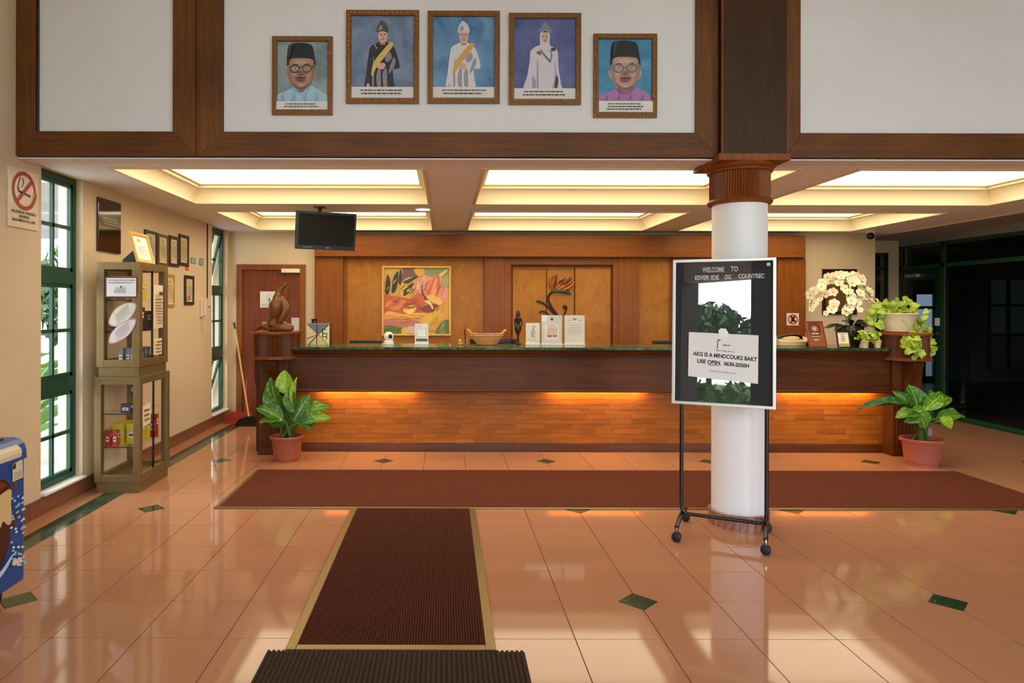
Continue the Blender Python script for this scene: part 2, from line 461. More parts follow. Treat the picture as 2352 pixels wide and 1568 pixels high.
def text(body, size, fr, mat, parent, name='lettering', world=True, width=None, align='CENTER', d=.001, bold=0.0, slant=0.0):
    cu = bpy.data.curves.new(name, 'FONT'); cu.body = body; cu.size = size; cu.align_x = align; cu.offset = bold; cu.resolution_u = 3; cu.shear = slant
    ob = bpy.data.objects.new(name, cu); COL.objects.link(ob)
    bpy.context.view_layer.update()
    me = bpy.data.meshes.new_from_object(ob.evaluated_get(bpy.context.evaluated_depsgraph_get()))
    bpy.data.objects.remove(ob)
    off = ORIGIN.get(parent.name, Vector()) if (parent is not None and world) else Vector()
    xs = [v.co.x for v in me.vertices]; k = 1.0
    if width and xs: k = width / (max(xs) - min(xs))
    for v in me.vertices: v.co = fr(v.co.x * k, v.co.y, d) - off
    me.materials.clear(); me.materials.append(T[mat]); me.name = name
    o = bpy.data.objects.new(name, me); COL.objects.link(o); o.parent = parent
    return o

def framed(name, label, cat, fr, W, H, fw, depth, fmat, layers, group=None, inner=None, gilt=False, glazed=True, bottom=0.0, mat='print'):
    """picture frame of four mitred boards, with a flat print and a pane; fr origin = lower left corner at the wall"""
    t = thing(name, label, cat, fr(W / 2, 0, 0), group=group)
    mb = MB()
    for pts in ([(0, 0), (W, 0), (W - fw, fw), (fw, fw)], [(W, 0), (W, H), (W - fw, H - fw), (W - fw, fw)], [(W, H), (0, H), (fw, H - fw), (W - fw, H - fw)], [(0, H), (0, 0), (fw, fw), (fw, H - fw)]):
        mb.prism(pts, fr, .001, depth)
    fo = mb.build('frame', fmat, t, bevel=min(.004, fw * .2))
    if gilt:
        g = MB(); k = fw * .42
        per = [((k, k), (W - k, k)), ((W - k, k), (W - k, H - k)), ((W - k, H - k), (k, H - k)), ((k, H - k), (k, k))]
        for (a0, b0), (a1, b1) in per:
            L = math.hypot(a1 - a0, b1 - b0); n = max(3, int(L / gilt))
            for i in range(n):
                q = (i + .5) / n; a, b = a0 + (a1 - a0) * q, b0 + (b1 - b0) * q
                ex, ey = (a1 - a0) / L, (b1 - b0) / L; s_ = L / n * .42; w_ = fw * .26
                top = fr(a, b, depth + .005)
                q4 = [fr(a + ex * s_, b + ey * s_, depth), fr(a - ey * w_, b + ex * w_, depth), fr(a - ex * s_, b - ey * s_, depth), fr(a + ey * w_, b - ex * w_, depth)]
                g.add([top] + q4, [(0, 1, 2), (0, 2, 3), (0, 3, 4), (0, 4, 1)])
        g.build('gilding', 'gilt', fo)
    inn = frame(fr(fw * .96, fw * .96, depth * .35), fr.u, fr.v)
    art('print', t, inn, W - 1.92 * fw, H - 1.92 * fw, layers, mat)
    return t

# ------------------------------------------------------------------ leaves
def leafmesh(n=7, m=4, shape='broad', fold=.25, curl=.6, wav=0.0, seed=0):
    """unit leaf along +Y from the origin, 1 long, half-width .5, facing +Z, curving down"""
    mb = MB(); rr = random.Random(seed); ph = rr.random() * 6
    for j in range(n + 1):
        t = j / n
        if shape == 'broad': w = math.sin(PI * min(1, t * .97 + .02)) ** .72 * (1 - .22 * t)
        elif shape == 'heart': w = (math.sin(PI * (t * .86 + .13)) ** .8) * (1.15 - .55 * t)
        else: w = math.sin(PI * (t * .95 + .03)) ** 1.0
        a = curl * t * t
        y, z = (math.sin(curl * t) / curl if curl else t), -(1 - math.cos(curl * t)) / (curl if curl else 1) if curl else 0
        for i in range(m + 1):
            u = i / m * 2 - 1
            zz = z + fold * abs(u) * w * .5 + wav * math.sin(t * 14 + ph + u) * abs(u) * .06
            mb.v.append(Vector((u * w * .5, y, zz))); mb.uv[len(mb.v) - 1] = (i / m, t)
    for j in range(n):
        for i in range(m):
            k = j * (m + 1) + i; mb.f.append((k, k + 1, k + m + 2, k + m + 1)); mb.m.append(0)
    return mb
def leaf_at(mesh_ob, parent, base, tip, width, face=(0, -1, .4), world=True):
    off = ORIGIN.get(parent.name, Vector()) if world else Vector()
    base, tip = Vector(base), Vector(tip); y = tip - base; L = y.length; y.normalize()
    z = Vector(face); z = (z - y * z.dot(y)).normalized(); x = y.cross(z)
    o = mesh_ob.copy(); COL.objects.link(o); o.parent = parent
    m = Matrix((x, y, z)).transposed()
    o.matrix_basis = Matrix.Translation(base - off) @ m.to_4x4() @ Matrix.Diagonal((width, L, L * .9, 1))
    return o
def proto(mb, name, mat):
    me_o = mb.build(name, mat, None, smooth='all')
    COL.objects.unlink(me_o)
    return me_o
# ================================================================== THE SETTING
WLX, WBY, CZ = -2.94, 9.30, 2.54          # left wall face, back wall face, low ceiling
BLK = 4.66                                 # face of the wood frame on the bulkhead
FRONT = -1.6                               # guessed entrance line behind the camera
GX, GY = 1.0, 3.516                        # a tile corner
# ---- floor
fl = struct('floor', 'polished peach floor tiles with small green marble diamonds')
MB().box(-3.0, 7.0, FRONT - 2, 10.5, -.05, -.004).build('floor_slab', 'grout', fl)
def cellpoly(cuts, w=.4, g=.0024, c=.1):
    a, b = g, w - g; pts = []
    for k, (x, y) in enumerate([(a, a), (b, a), (b, .4 - g), (a, .4 - g)]):
        if k in cuts:
            o = [((x, y + c), (x + c, y)), ((x - c, y), (x, y + c)), ((x, y - c), (x - c, y)), ((x + c, y), (x, y - c))][k]
            pts += list(o)
        else: pts.append((x, y))
    return pts
flat = lambda ox, oy: frame((ox, oy, 0), (1, 0, 0), (0, 1, 0))
tile_protos = {}
def tile_proto(cuts):
    if cuts not in tile_protos:
        o = MB().prism(cellpoly(cuts), flat(0, 0), -.004, 0).build('tile', 'tile'); COL.objects.unlink(o); tile_protos[cuts] = o
    return tile_protos[cuts]
def inview(x, y):
    if y < 2.6: return False
    q = VX + x / y * F
    return -140 < q < 2480
field = MB(); n_ind = 0
dia = MB().prism([(-.1, 0), (0, -.1), (.1, 0), (0, .1)], flat(0, 0), -.004, .0003).build('diamond_tile', 'green_marble'); COL.objects.unlink(dia)
under = lambda x, y: (-1.7 < x < 4.3 and 5.13 < y < 5.9) or (-.68 < x < -.2 and 3.1 < y < 5.1)
for i in range(-9, 15):
    for j in range(-18, 18):
        x, y = GX + .4 * i, GY + .4 * j
        if y + .4 < FRONT - 2 or y > 10.3: continue
        cuts = tuple(k for k, (di, dj) in enumerate([(0, 0), (1, 0), (1, 1), (0, 1)]) if (i + di) % 4 == 0 and (j + dj) % 4 == 0)
        vis = (inview(x + .2, y + .2) or inview(x + .2, y + .4)) and y > 2.3 and y < 7.1 and not under(x, y)
        if y > 6.6 and -2.0 < x < 4.5 and y > 7.0: vis = False
        if vis and n_ind < 300 and x + .4 < 6.96:
            share(tile_proto(cuts), fl, (x, y, 0)); n_ind += 1
        else:
            field.prism(cellpoly(cuts, w=min(.4, 6.95 - x)), flat(x, y), -.004, 0)
        if i % 4 == 0 and j % 4 == 0 and y > 2:
            d = share(dia, fl, (x, y, 0))
ff = field.build('tile_field', 'tile', fl); ff['kind'] = 'stuff'
bstrip = MB().prism(rect(.0015, .0015, .1585, .3985), flat(0, 0), -.004, .0002).build('border_tile', 'green_marble'); COL.objects.unlink(bstrip)
bpeach = MB().prism(rect(.0015, .0015, .16, .3985), flat(0, 0), -.004, 0).build('tile', 'tile'); COL.objects.unlink(bpeach)
for j in range(-1, 15):
    share(bstrip, fl, (-2.76, GY + .4 * j, 0)); share(bpeach, fl, (-2.922, GY + .4 * j, 0))
MB().box(-2.94, -2.6, FRONT - 2, GY - .4, -.004, 0).build('tile_field', 'tile', fl)['kind'] = 'stuff'
# ---- left wall with two tall windows
W1, W2 = (4.96, 5.53), (8.60, 9.20)
wl = MB()
wl.box(-3.14, WLX, FRONT, BLK + .03, 0, 4.6)
for a, b in ((BLK + .03, W1[0]), (W1[1], W2[0]), (W2[1], WBY + .2)): wl.box(-3.14, WLX, a, b, 0, 2.75)
for a, b in (W1, W2): wl.box(-3.14, WLX, a, b, 0, .13); wl.box(-3.14, WLX, a, b, CZ, 2.75)
tag(wl.build('wall_left', 'cream'), 'cream side wall with tall green windows', kind='structure')
bb = struct('baseboard_left', 'brown tiled skirting along the cream wall')
y = 2.0
sk = {}
while y < WBY - .01:
    L = min(.4, WBY - y)
    k = round(L, 3)
    if k not in sk:
        sk[k] = MB().box(0, .018, .001, L - .001, 0, .12).build('skirting_tile', 'skirt'); COL.objects.unlink(sk[k])
    share(sk[k], bb, (WLX, y, 0)); y += L
def tall_window(name, label, y0, y1, opened):
    w = struct(name, label, ((WLX - .09), (y0 + y1) / 2, .14))
    xo, xi = WLX - .10, WLX - .055; z0, z1 = .14, CZ
    fw = .045
    MB().box(WLX - .14, WLX + .035, y0, y1, .13, .145).build('sill', 'white', w)
    MB().box(xo, xi, y0, y0 + fw, z0, z1).build('frame', 'green_paint', w); MB().box(xo, xi, y1 - fw, y1, z0, z1).build('frame', 'green_paint', w)
    MB().box(xo, xi, y0 + fw, y1 - fw, z0, z0 + .05).build('frame', 'green_paint', w); MB().box(xo, xi, y0 + fw, y1 - fw, z1 - .05, z1).build('frame', 'green_paint', w)
    tr = [(.845, .96), (1.69, 1.79)]
    for a, b in tr: MB().box(xo - .004, xi + .006, y0 + fw, y1 - fw, a, b).build('transom', 'green_paint', w)
    ym = (y0 + y1) / 2 - .02
    units = [(z0 + .05, tr[0][0]), (tr[0][1], tr[1][0]), (tr[1][1], z1 - .05)]
    for k, (a, b) in enumerate(units):
        zm = (a + b) / 2; op = opened[k]
        pv = Vector((xo, 0, b))
        def rot(mb):
            if op:
                for v in mb.v:
                    d = v - pv; c, s_ = math.cos(op), math.sin(op)
                    v.x, v.z = pv.x + d.x * c + d.z * s_, pv.z - d.x * s_ + d.z * c
            return mb
        sash = MB().box(xo + .01, xi - .006, y0 + fw, y0 + fw + .03, a, b).box(xo + .01, xi - .006, y1 - fw - .03, y1 - fw, a, b).box(xo + .01, xi - .006, y0 + fw, y1 - fw, a, a + .03).box(xo + .01, xi - .006, y0 + fw, y1 - fw, b - .03, b)
        so = rot(sash).build('sash', 'green_paint', w)
        rot(MB().box(xo + .012, xi - .008, ym - .014, ym + .014, a + .03, b - .03)).build('mullion', 'green_paint', so)
        rot(MB().box(xo + .012, xi - .008, y0 + fw + .03, y1 - fw - .03, zm - .014, zm + .014)).build('glazing_bar', 'green_paint', so)
        for (p, q) in ((y0 + fw + .03, ym - .014), (ym + .014, y1 - fw - .03)):
            for (e, f_) in ((a + .03, zm - .014), (zm + .014, b - .03)):
                rot(MB().box(xo + .02, xo + .024, p, q, e, f_)).build('pane', 'glass', so)
    return w
tall_window('window_1', 'tall green framed window beside the glass display cabinets', *W1, (0, 0, 0))
tall_window('window_2', 'tall green window with tilted open sashes beside the wooden door', *W2, (.28, 0, .22))
# ---- back wall, return and far end
tag(MB().box(WLX, 5.87, WBY, WBY + .2, 0, 2.75).box(5.67, 5.87, WBY + .2, 10.6, 0, 2.75).build('wall_back', 'cream'), 'cream wall behind the reception counter', kind='structure')
tag(MB().box(6.77, 7.05, 10.4, 10.6, 0, 2.75).box(5.87, 6.77, 10.4, 10.6, 2.36, 2.75).build('wall_end', 'cream'), 'cream pier at the end of the side passage', kind='structure')
w4 = struct('window_4', 'dark window at the end of the side passage', (6.3, 10.42, 0))
for z in (.02, 2.10, 2.33): MB().box(5.87, 6.77, 10.41, 10.45, z, z + .045).build('frame', 'green_dark', w4)
for x in (5.87, 6.735): MB().box(x, x + .035, 10.41, 10.45, .06, 2.34).build('frame', 'green_dark', w4)
MB().box(5.9, 6.74, 10.425, 10.429, .06, 2.10).build('pane', 'glass_dark', w4); MB().box(5.9, 6.74, 10.425, 10.429, 2.14, 2.33).build('pane', 'glass_dark', w4)
# ---- low ceiling with six coffer openings
CX = [(-2.48, -.15), (.28, 2.62), (3.05, 5.37)]; CY = [(5.01, 6.73), (7.28, 9.0)]
ce = MB(); ys = [BLK + .03, CY[0][0], CY[0][1], CY[1][0], CY[1][1], WBY]
ce.box(WLX, 6.12, ys[0], ys[1], CZ, CZ + .03).box(WLX, 6.12, ys[2], ys[3], CZ, CZ + .03).box(WLX, 6.12, ys[4], ys[5], CZ, CZ + .03)
for y0, y1 in CY:
    xs = [WLX] + [v for c in CX for v in c] + [6.12]
    for k in range(0, 8, 2): ce.box(xs[k], xs[k + 1], y0, y1, CZ, CZ + .03)
ce.box(5.87, 6.12, WBY, 10.4, CZ, CZ + .03)
ceo = ce.build('ceiling', 'ceil'); tag(ceo, 'low off-white ceiling over the reception counter', kind='structure')
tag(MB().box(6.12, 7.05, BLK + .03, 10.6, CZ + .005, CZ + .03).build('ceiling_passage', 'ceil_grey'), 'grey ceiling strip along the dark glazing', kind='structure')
tag(MB().box(6.085, 6.12, BLK + .03, 10.4, CZ - .012, CZ).build('trim_3', 'coffer'), 'thin pale moulding along the ceiling edge', kind='structure')
COF = dict(zip([(a[0], b[0]) for a in CY for b in CX], ('between the bulkhead and the plaque wall', 'just behind the bulkhead, beside the column capital', 'behind the bulkhead beyond the column', 'behind the hanging television', 'above the carved flower relief', 'above the white orchid')))
for (y0, y1) in CY:
    for (x0, x1) in CX:
        t = thing('coffer_light', 'recessed glowing ceiling coffer with cream mouldings, ' + COF[(y0, x0)], 'ceiling light', ((x0 + x1) / 2, (y0 + y1) / 2, CZ + .18), group='glowing coffers in the low ceiling')
        def ringbox(o, i, z0, z1):
            (a, b, c, d), (e, f_, g, h) = o, i; m = MB()
            m.box(a, b, c, g, z0, z1).box(a, b, h, d, z0, z1).box(a, e, g, h, z0, z1).box(f_, b, g, h, z0, z1); return m
        O = (x0, x1, y0, y1)
        sh = lambda k: (x0 + k, x1 - k, y0 + k, y1 - k)
        ringbox((x0 - .004, x1 + .004, y0 - .004, y1 + .004), sh(.022), CZ - .012, CZ + .012).build('lower_moulding', 'coffer', t, bevel=.004)
        m = MB()      # coved sides
        prof = [(.0, CZ + .012), (.004, CZ + .06), (.018, CZ + .10), (.05, CZ + .135)]
        for (k0, za), (k1, zb) in zip(prof, prof[1:]):
            p, q = sh(k0), sh(k1)
            c0 = [(p[0], p[2], za), (p[1], p[2], za), (p[1], p[3], za), (p[0], p[3], za)]; c1 = [(q[0], q[2], zb), (q[1], q[2], zb), (q[1], q[3], zb), (q[0], q[3], zb)]
            for a in range(4): m.quad(c0[a], c0[(a + 1) % 4], c1[(a + 1) % 4], c1[a])
        m.build('coved_side', 'coffer', t, smooth=True)
        ringbox((x0, x1, y0, y1), sh(.075), CZ + .135, CZ + .165).build('upper_moulding', 'coffer', t, bevel=.006)
        ringbox((x0, x1, y0, y1), sh(.10), CZ + .165, CZ + .18).build('upper_moulding', 'coffer', t)
        MB().box(x0, x1, y0, y1, CZ + .18, CZ + .20).build('glow_panel', 'panel_glow', t)
# ---- tall bulkhead with wooden frame boards
bk = struct('wall_bulkhead', 'high white wall framed with brown boards above the ceiling edge', (2, BLK, 2.54))
MB().box(WLX, 7.0, BLK + .03, BLK + .2, 2.53, 4.6).build('white_panel', 'bulk_white', bk)
bx = lambda q: (q - VX) / F * BLK
zb0, zb1, ztop = 2.545, 2.713, 4.6
f0 = facing(0, BLK + .03, 0)
def board(pts, mat, d=.03, name='frame_board'): return MB().prism(pts, f0, 0, d).build(name, mat, bk, bevel=.003)
groups = [(WLX, bx(80), bx(395), bx(447)), (bx(456), bx(510), bx(1598), bx(1648)), (bx(1805), bx(1838), 6.85, 7.0)]
for a, b, c, d in groups:
    board([(a, zb0), (d, zb0), (c, zb1), (b, zb1)], 'wood_frame')
    board([(a, zb0), (b, zb1), (b, ztop), (a, ztop)], 'wood_frame_v'); board([(c, zb1), (d, zb0), (d, ztop), (c, ztop)], 'wood_frame_v')
for (u0, u1) in ((bx(80), bx(84)), (bx(506), bx(510))):
    board([(u0, zb1), (u1, zb1), (u1, ztop), (u0, ztop)], 'wood_blk', .02, 'bead')
board([(bx(447), zb0), (bx(456), zb0), (bx(456), ztop), (bx(447), ztop)], 'wood_cap', .012, 'groove_strip')
# ---- round column with fluted capital and wooden pier above
KX, KY = 2.075, 4.805
co = struct('column', 'white round column with fluted wooden capital and pink granite foot', (KX, KY, 0))
MB().lathe([(.182, .0), (.182, 2.30)], (KX, KY, 0), 48).build('shaft', 'white_col', co, smooth=True)
n = 26; tl = MB()


tl.lathe([(.184, .0), (.203, .0), (.203, .096), (.198, .1), (.184, .1)], (0, 0, 0), 4, .01, 2 * PI / n - .01)
tp = tl.build('foot_tile', 'granite'); COL.objects.unlink(tp)
for k in range(n): share(tp, co, (0, 0, 0), (0, 0, 2 * PI * k / n))
cap = MB(); nn = 72
cap.lathe([(.200, 2.27), (.200, 2.462)], (KX, KY, 0), nn * 2, flute=.05)
cap.build('fluted_drum', 'wood_cap', co)
MB().lathe([(.182, 2.235), (.207, 2.24), (.216, 2.255), (.207, 2.27), (.196, 2.275)], (KX, KY, 0), 48).build('lower_ring', 'wood_cap', co, smooth=True)
MB().lathe([(.198, 2.455), (.214, 2.46), (.218, 2.472), (.210, 2.478), (.222, 2.484), (.238, 2.498), (.24, 2.508), (.1, 2.508)], (KX, KY, 0), 48).build('upper_ring', 'wood_cap', co, smooth=True)
MB().box(1.834, 2.316, 4.565, 5.045, 2.506, 2.552).build('capital_plate', 'wood_cap', co, bevel=.003)
MB().box(1.872, 2.305, 4.60, BLK + .02, 2.552, 4.6).build('pier_cladding', 'wood_pier', co, bevel=.003)
MB().box(1.864, 1.874, 4.597, 4.61, 2.552, 4.6).build('edge_bead', 'wood_cap', co)
# ---- right: dark glazing with a glass door
gx = 6.95
gz = struct('window_3', 'dark glazed partition with green frames beside the counter', (gx, 8.3, 0))
def gbox(y0, y1, z0, z1, name='frame', mat='green_paint', d=.05): return MB().box(gx - d / 2, gx + d / 2, y0, y1, z0, z1).build(name, mat, gz)
gbox(6.0, 10.4, 2.40, 2.45, 'head_rail'); gbox(6.0, 10.4, 2.09, 2.145, 'transom'); gbox(6.0, 9.46, .0, .06, 'bottom_rail')
gbox(9.455, 9.52, .0, 2.45, 'mullion'); gbox(10.33, 10.40, 0, 2.45, 'mullion', 'green_dark'); gbox(6.0, 6.06, 0, 2.45, 'mullion')
MB().box(gx - .03, gx - .022, 9.44, 9.456, .06, 2.09).build('brass_bead', 'brass', gz)
MB().box(gx - .004, gx + .004, 6.06, 9.455, .06, 2.09).build('pane', 'glass_dark', gz)
MB().box(gx - .004, gx + .004, 6.06, 9.455, 2.145, 2.40).build('pane', 'glass_dark', gz); MB().box(gx - .004, gx + .004, 9.52, 10.33, 2.145, 2.40).build('pane', 'glass_dark', gz)
MB().box(6.90, 6.955, 6.0, 9.46, .0, .004).build('threshold', 'green_dark', gz)
d2 = struct('door_2', 'dark glass door in the green framed partition', (gx, 9.9, 0))
for (y0, y1, z0, z1) in ((9.525, 9.63, .02, 2.085), (10.22, 10.325, .02, 2.085), (9.63, 10.22, .02, .2), (9.63, 10.22, 1.93, 2.085)):
    MB().box(gx - .02, gx + .02, y0, y1, z0, z1).build('door_stile', 'green_dark', d2)
MB().box(gx - .004, gx + .004, 9.63, 10.22, .2, 1.93).build('pane', 'glass', d2)
MB().box(gx - .034, gx - .021, 9.545, 9.62, 1.27, 1.38).build('notice', 'paper', d2)
for z in (.98, 1.16): MB().tube([(gx - .02, 9.575, z), (gx - .05, 9.575, z)], .016, 10).build('door_knob', 'brass', d2)
MB().box(gx - .07, gx - .02, 9.95, 10.2, 1.97, 2.02).build('door_closer', 'silver', d2)
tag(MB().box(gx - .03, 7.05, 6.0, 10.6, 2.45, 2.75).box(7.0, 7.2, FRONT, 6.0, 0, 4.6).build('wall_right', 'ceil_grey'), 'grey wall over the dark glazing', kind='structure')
# ---- dark room behind the glazing
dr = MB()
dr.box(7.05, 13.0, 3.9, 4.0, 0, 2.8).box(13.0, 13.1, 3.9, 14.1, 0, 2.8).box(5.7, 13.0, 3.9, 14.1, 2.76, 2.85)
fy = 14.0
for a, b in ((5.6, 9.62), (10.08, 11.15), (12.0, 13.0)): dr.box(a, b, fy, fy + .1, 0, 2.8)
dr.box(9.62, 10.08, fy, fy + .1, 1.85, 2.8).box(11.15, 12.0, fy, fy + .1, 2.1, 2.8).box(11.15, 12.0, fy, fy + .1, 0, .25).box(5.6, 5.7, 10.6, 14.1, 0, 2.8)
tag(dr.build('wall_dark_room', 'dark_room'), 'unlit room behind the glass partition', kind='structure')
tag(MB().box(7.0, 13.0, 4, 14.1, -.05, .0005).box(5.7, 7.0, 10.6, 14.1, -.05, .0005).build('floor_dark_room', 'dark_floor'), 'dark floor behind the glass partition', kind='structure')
w5 = struct('window_5', 'far bright glazed door across the unlit room', (9.87, fy, 0))
for x0, x1, z0, z1 in ((9.62, 9.67, 0, 1.85), (10.03, 10.08, 0, 1.85), (9.82, 9.86, 0, .9), (9.67, 10.03, 1.8, 1.85), (9.67, 10.03, .86, .92), (9.67, 10.03, 1.5, 1.56), (9.67, 10.03, 0, .12)):
    MB().box(x0, x1, fy - .03, fy + .03, z0, z1).build('frame', 'green_dark', w5)
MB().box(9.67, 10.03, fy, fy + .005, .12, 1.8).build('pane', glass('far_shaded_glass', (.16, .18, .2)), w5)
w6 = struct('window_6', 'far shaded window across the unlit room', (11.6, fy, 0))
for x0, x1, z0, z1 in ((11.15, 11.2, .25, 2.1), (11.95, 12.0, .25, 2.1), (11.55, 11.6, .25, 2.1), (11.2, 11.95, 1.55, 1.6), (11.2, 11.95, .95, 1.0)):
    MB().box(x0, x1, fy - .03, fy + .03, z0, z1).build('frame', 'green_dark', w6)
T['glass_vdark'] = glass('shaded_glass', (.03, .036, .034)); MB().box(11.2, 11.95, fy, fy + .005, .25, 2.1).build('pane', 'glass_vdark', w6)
# ---- hall around and behind the camera, guessed entrance
tag(MB().box(-3.14, 7.2, FRONT - 2.2, BLK + .2, 4.6, 4.7).build('ceiling_hall', 'bulk_white'), 'high white hall ceiling', kind='structure')
tag(MB().box(-3.14, 7.2, BLK + .2, 10.6, 2.9, 3.0).build('sky_block_slab', 'ceil_grey'), 'added unseen slab blocking the sky over the low ceiling', kind='structure')  # unseen slab, added to keep sky light off the low ceiling
en = struct('wall_entrance_guess', 'guessed open entrance with dark pillars, added for daylight and reflection', (2, FRONT, 0))  # guessed entrance, added for daylight and the sign's reflection
for a, b in ((-2.94, -2.5), (-1.27, -.75), (2.6, 3.1), (6.5, 7.0)): MB().box(a, b, FRONT - .5, FRONT, 0, 4.6).build('pillar', 'wood_pier', en)
MB().box(-2.94, 7.0, FRONT - .4, FRONT - .05, 2.64, 3.0).build('lintel', 'bulk_white', en)
# ---- outdoors
gd = MB().box(-40, 40, -60, FRONT - 2, -.12, -.06).box(-40, -3.14, FRONT - 2, 40, -.12, -.06).box(-3.14, 40, 14.1, 40, -.12, -.06)
tag(gd.build('ground', 'ext_ground'), 'pale paving outside the windows', kind='structure')
tag(MB().box(-40, 40, -60, -6, -.06, -.03).build('lawn', 'grass'), 'lawn in front of the entrance', kind='structure')
def crown(seed, rx, rz, zc, n, s):
    rr = random.Random(seed); m = MB()
    for _ in range(n):
        while True:
            p = Vector((rr.uniform(-1, 1), rr.uniform(-1, 1), rr.uniform(-1, 1)))
            if .35 < p.length < 1: break
        c = Vector((p.x * rx, p.y * rx, zc + p.z * rz)); u = Vector((rr.uniform(-1, 1), rr.uniform(-1, 1), rr.uniform(-1, 1))).normalized(); v = u.orthogonal().normalized()
        k = s * rr.uniform(.6, 1.3); m.quad(c - u * k, c + v * k * .45, c + u * k, c - v * k * .45)
    return m
cr = crown(3, 1.9, 1.7, 3.2, 1500, .26).build('crown', 'ext_leaf2'); COL.objects.unlink(cr); cr['kind'] = 'stuff'
tk = MB().tube([(0, 0, -.1), (.05, 0, 1.0), (0, .05, 2.0), (.1, 0, 3.0)], [.16, .13, .1, .05], 8).build('trunk', 'bark'); COL.objects.unlink(tk)
hills = [(-5.0, -10.6, .62), (-8.6, -12.4, .72), (-8.2, -17.2, .85), (-.6, -12, .95), (4.2, -11.4, 1.0), (9.2, -12.5, 1.1)]  # out-of-view trees, a guess added for daylight and the sign's reflection
for x, y_, s in hills:
    t = thing('added_tree', 'added leafy tree on the lawn outside the entrance', 'tree', (x, y_, -.06), group='added trees outside the entrance')
    for p in (cr, tk): share(p, t, (0, 0, 0), (0, 0, x * 3), (s, s, s))
sb = crown(9, .8, .5, .45, 420, .2).build('foliage', 'ext_leaf'); COL.objects.unlink(sb); sb['kind'] = 'stuff'
for x, y_ in ((-3.0, -4.6), (-4.9, -5.6), (-6.9, -6.6), (-2.4, -7.2), (.6, -6.6), (3.6, -6.4)):  # shrubs out of view, guessed and added to appear in the sign glass
    t = thing('added_shrub', 'added low bright shrub outside the entrance', 'shrub', (x, y_, -.06), group='added shrubs outside the entrance')
    share(sb, t, (0, 0, 0), (0, 0, y_))
# seen through the side windows
tag(MB().box(-9.2, -9.0, 3.0, 30, -.06, 2.15).build('garden_wall', 'ext_white'), 'white garden wall outside the side windows', 'wall', kind='structure')
ca = thing('entrance_canopy', 'grey canopy on white posts outside the side window', 'canopy', (-5.4, 9.0, 0))
MB().box(-9.0, -3.3, 6.8, 12.5, 2.75, 2.95).build('canopy_roof', 'ext_grey', ca)
for x, y_ in ((-4.6, 8.6), (-7.2, 9.2), (-5.6, 11.8)): MB().box(x, x + .28, y_, y_ + .28, -.06, 2.75).build('post', 'ext_white', ca)
bl = proto(leafmesh(8, 4, 'broad', .3, .9, .5, 2), 'leaf', 'ext_leaf')
for k, (x, y_) in enumerate(((-4.15, 6.75), (-5.2, 8.2), (-3.65, 5.85))):
    t = thing('banana_plant', ('banana plant with long arching leaves outside the window', 'tall banana plant in front of the white canopy post', 'low leafy plant under the side window')[k], 'plant', (x, y_, -.06))
    rr = random.Random(k); st = MB().tube([(x, y_, -.06), (x + .03, y_, .5)], [.05, .03], 8).build('stem', 'stem', t)
    for q in range(9 if k != 2 else 7):
        a = q * 2.4 + k; L = rr.uniform(.5, .85) * (1.0 if k != 1 else 1.3) * (.7 if k == 2 else 1)
        leaf_at(bl, t, (x, y_, .18 + .05 * q), Vector((x + math.cos(a) * L * .7, y_ + math.sin(a) * L * .7, .25 + .05 * q + L * .75)), .2, (0, 0, 1))
t = thing('palm_tree', 'bright green drooping tree beside the canopy', 'tree', (-7.6, 14.6, -.06))
share(cr, t, (0, 0, -.6), (0, 0, 1), (.55, .55, .75)).data = cr.data
MB().tube([(-7.6, 14.6, -.06), (-7.6, 14.6, 1.8)], .07, 8).build('trunk', 'bark', t)
gt = thing('garden_gate', 'grey blue metal gate beyond the side window', 'gate', (-6.4, 9.9, 0))
for x0, x1, z0, z1 in ((-6.95, -6.91, 0, 1.25), (-6.29, -6.25, 0, 1.25), (-6.91, -6.29, 1.2, 1.25), (-6.91, -6.29, .3, .34)): MB().box(x0, x1, 9.85, 9.9, z0, z1).build('gate_frame', 'ink_grey', gt)
# a parked white car beyond the second window
cr_ = thing('parked_car', 'white car parked outside the second side window', 'car', (-6.0, 17.2, -.06))
prof = [(-2.1, .35), (-2.15, .7), (-1.9, .86), (-1.1, .95), (-.55, 1.36), (.75, 1.4), (1.45, 1.0), (2.05, .9), (2.15, .6), (2.1, .32)]
MB().prism(prof, frame((-6.0 + .85, 17.2, -.06), (0, 1, 0), (0, 0, 1)), -1.7, 0).build('body', 'carpaint', cr_, bevel=.06)
MB().prism([(-1.0, .97), (-.52, 1.3), (.7, 1.33), (1.3, 1.0)], frame((-6.0 + .852, 17.2, -.06), (0, 1, 0), (0, 0, 1)), -.002, .006).build('side_window', 'carglass', cr_)
for y_ in (15.85, 18.5): MB().tube([(-5.35, y_, .28), (-5.13, y_, .28)], .31, 18).build('wheel', 'tyre', cr_)
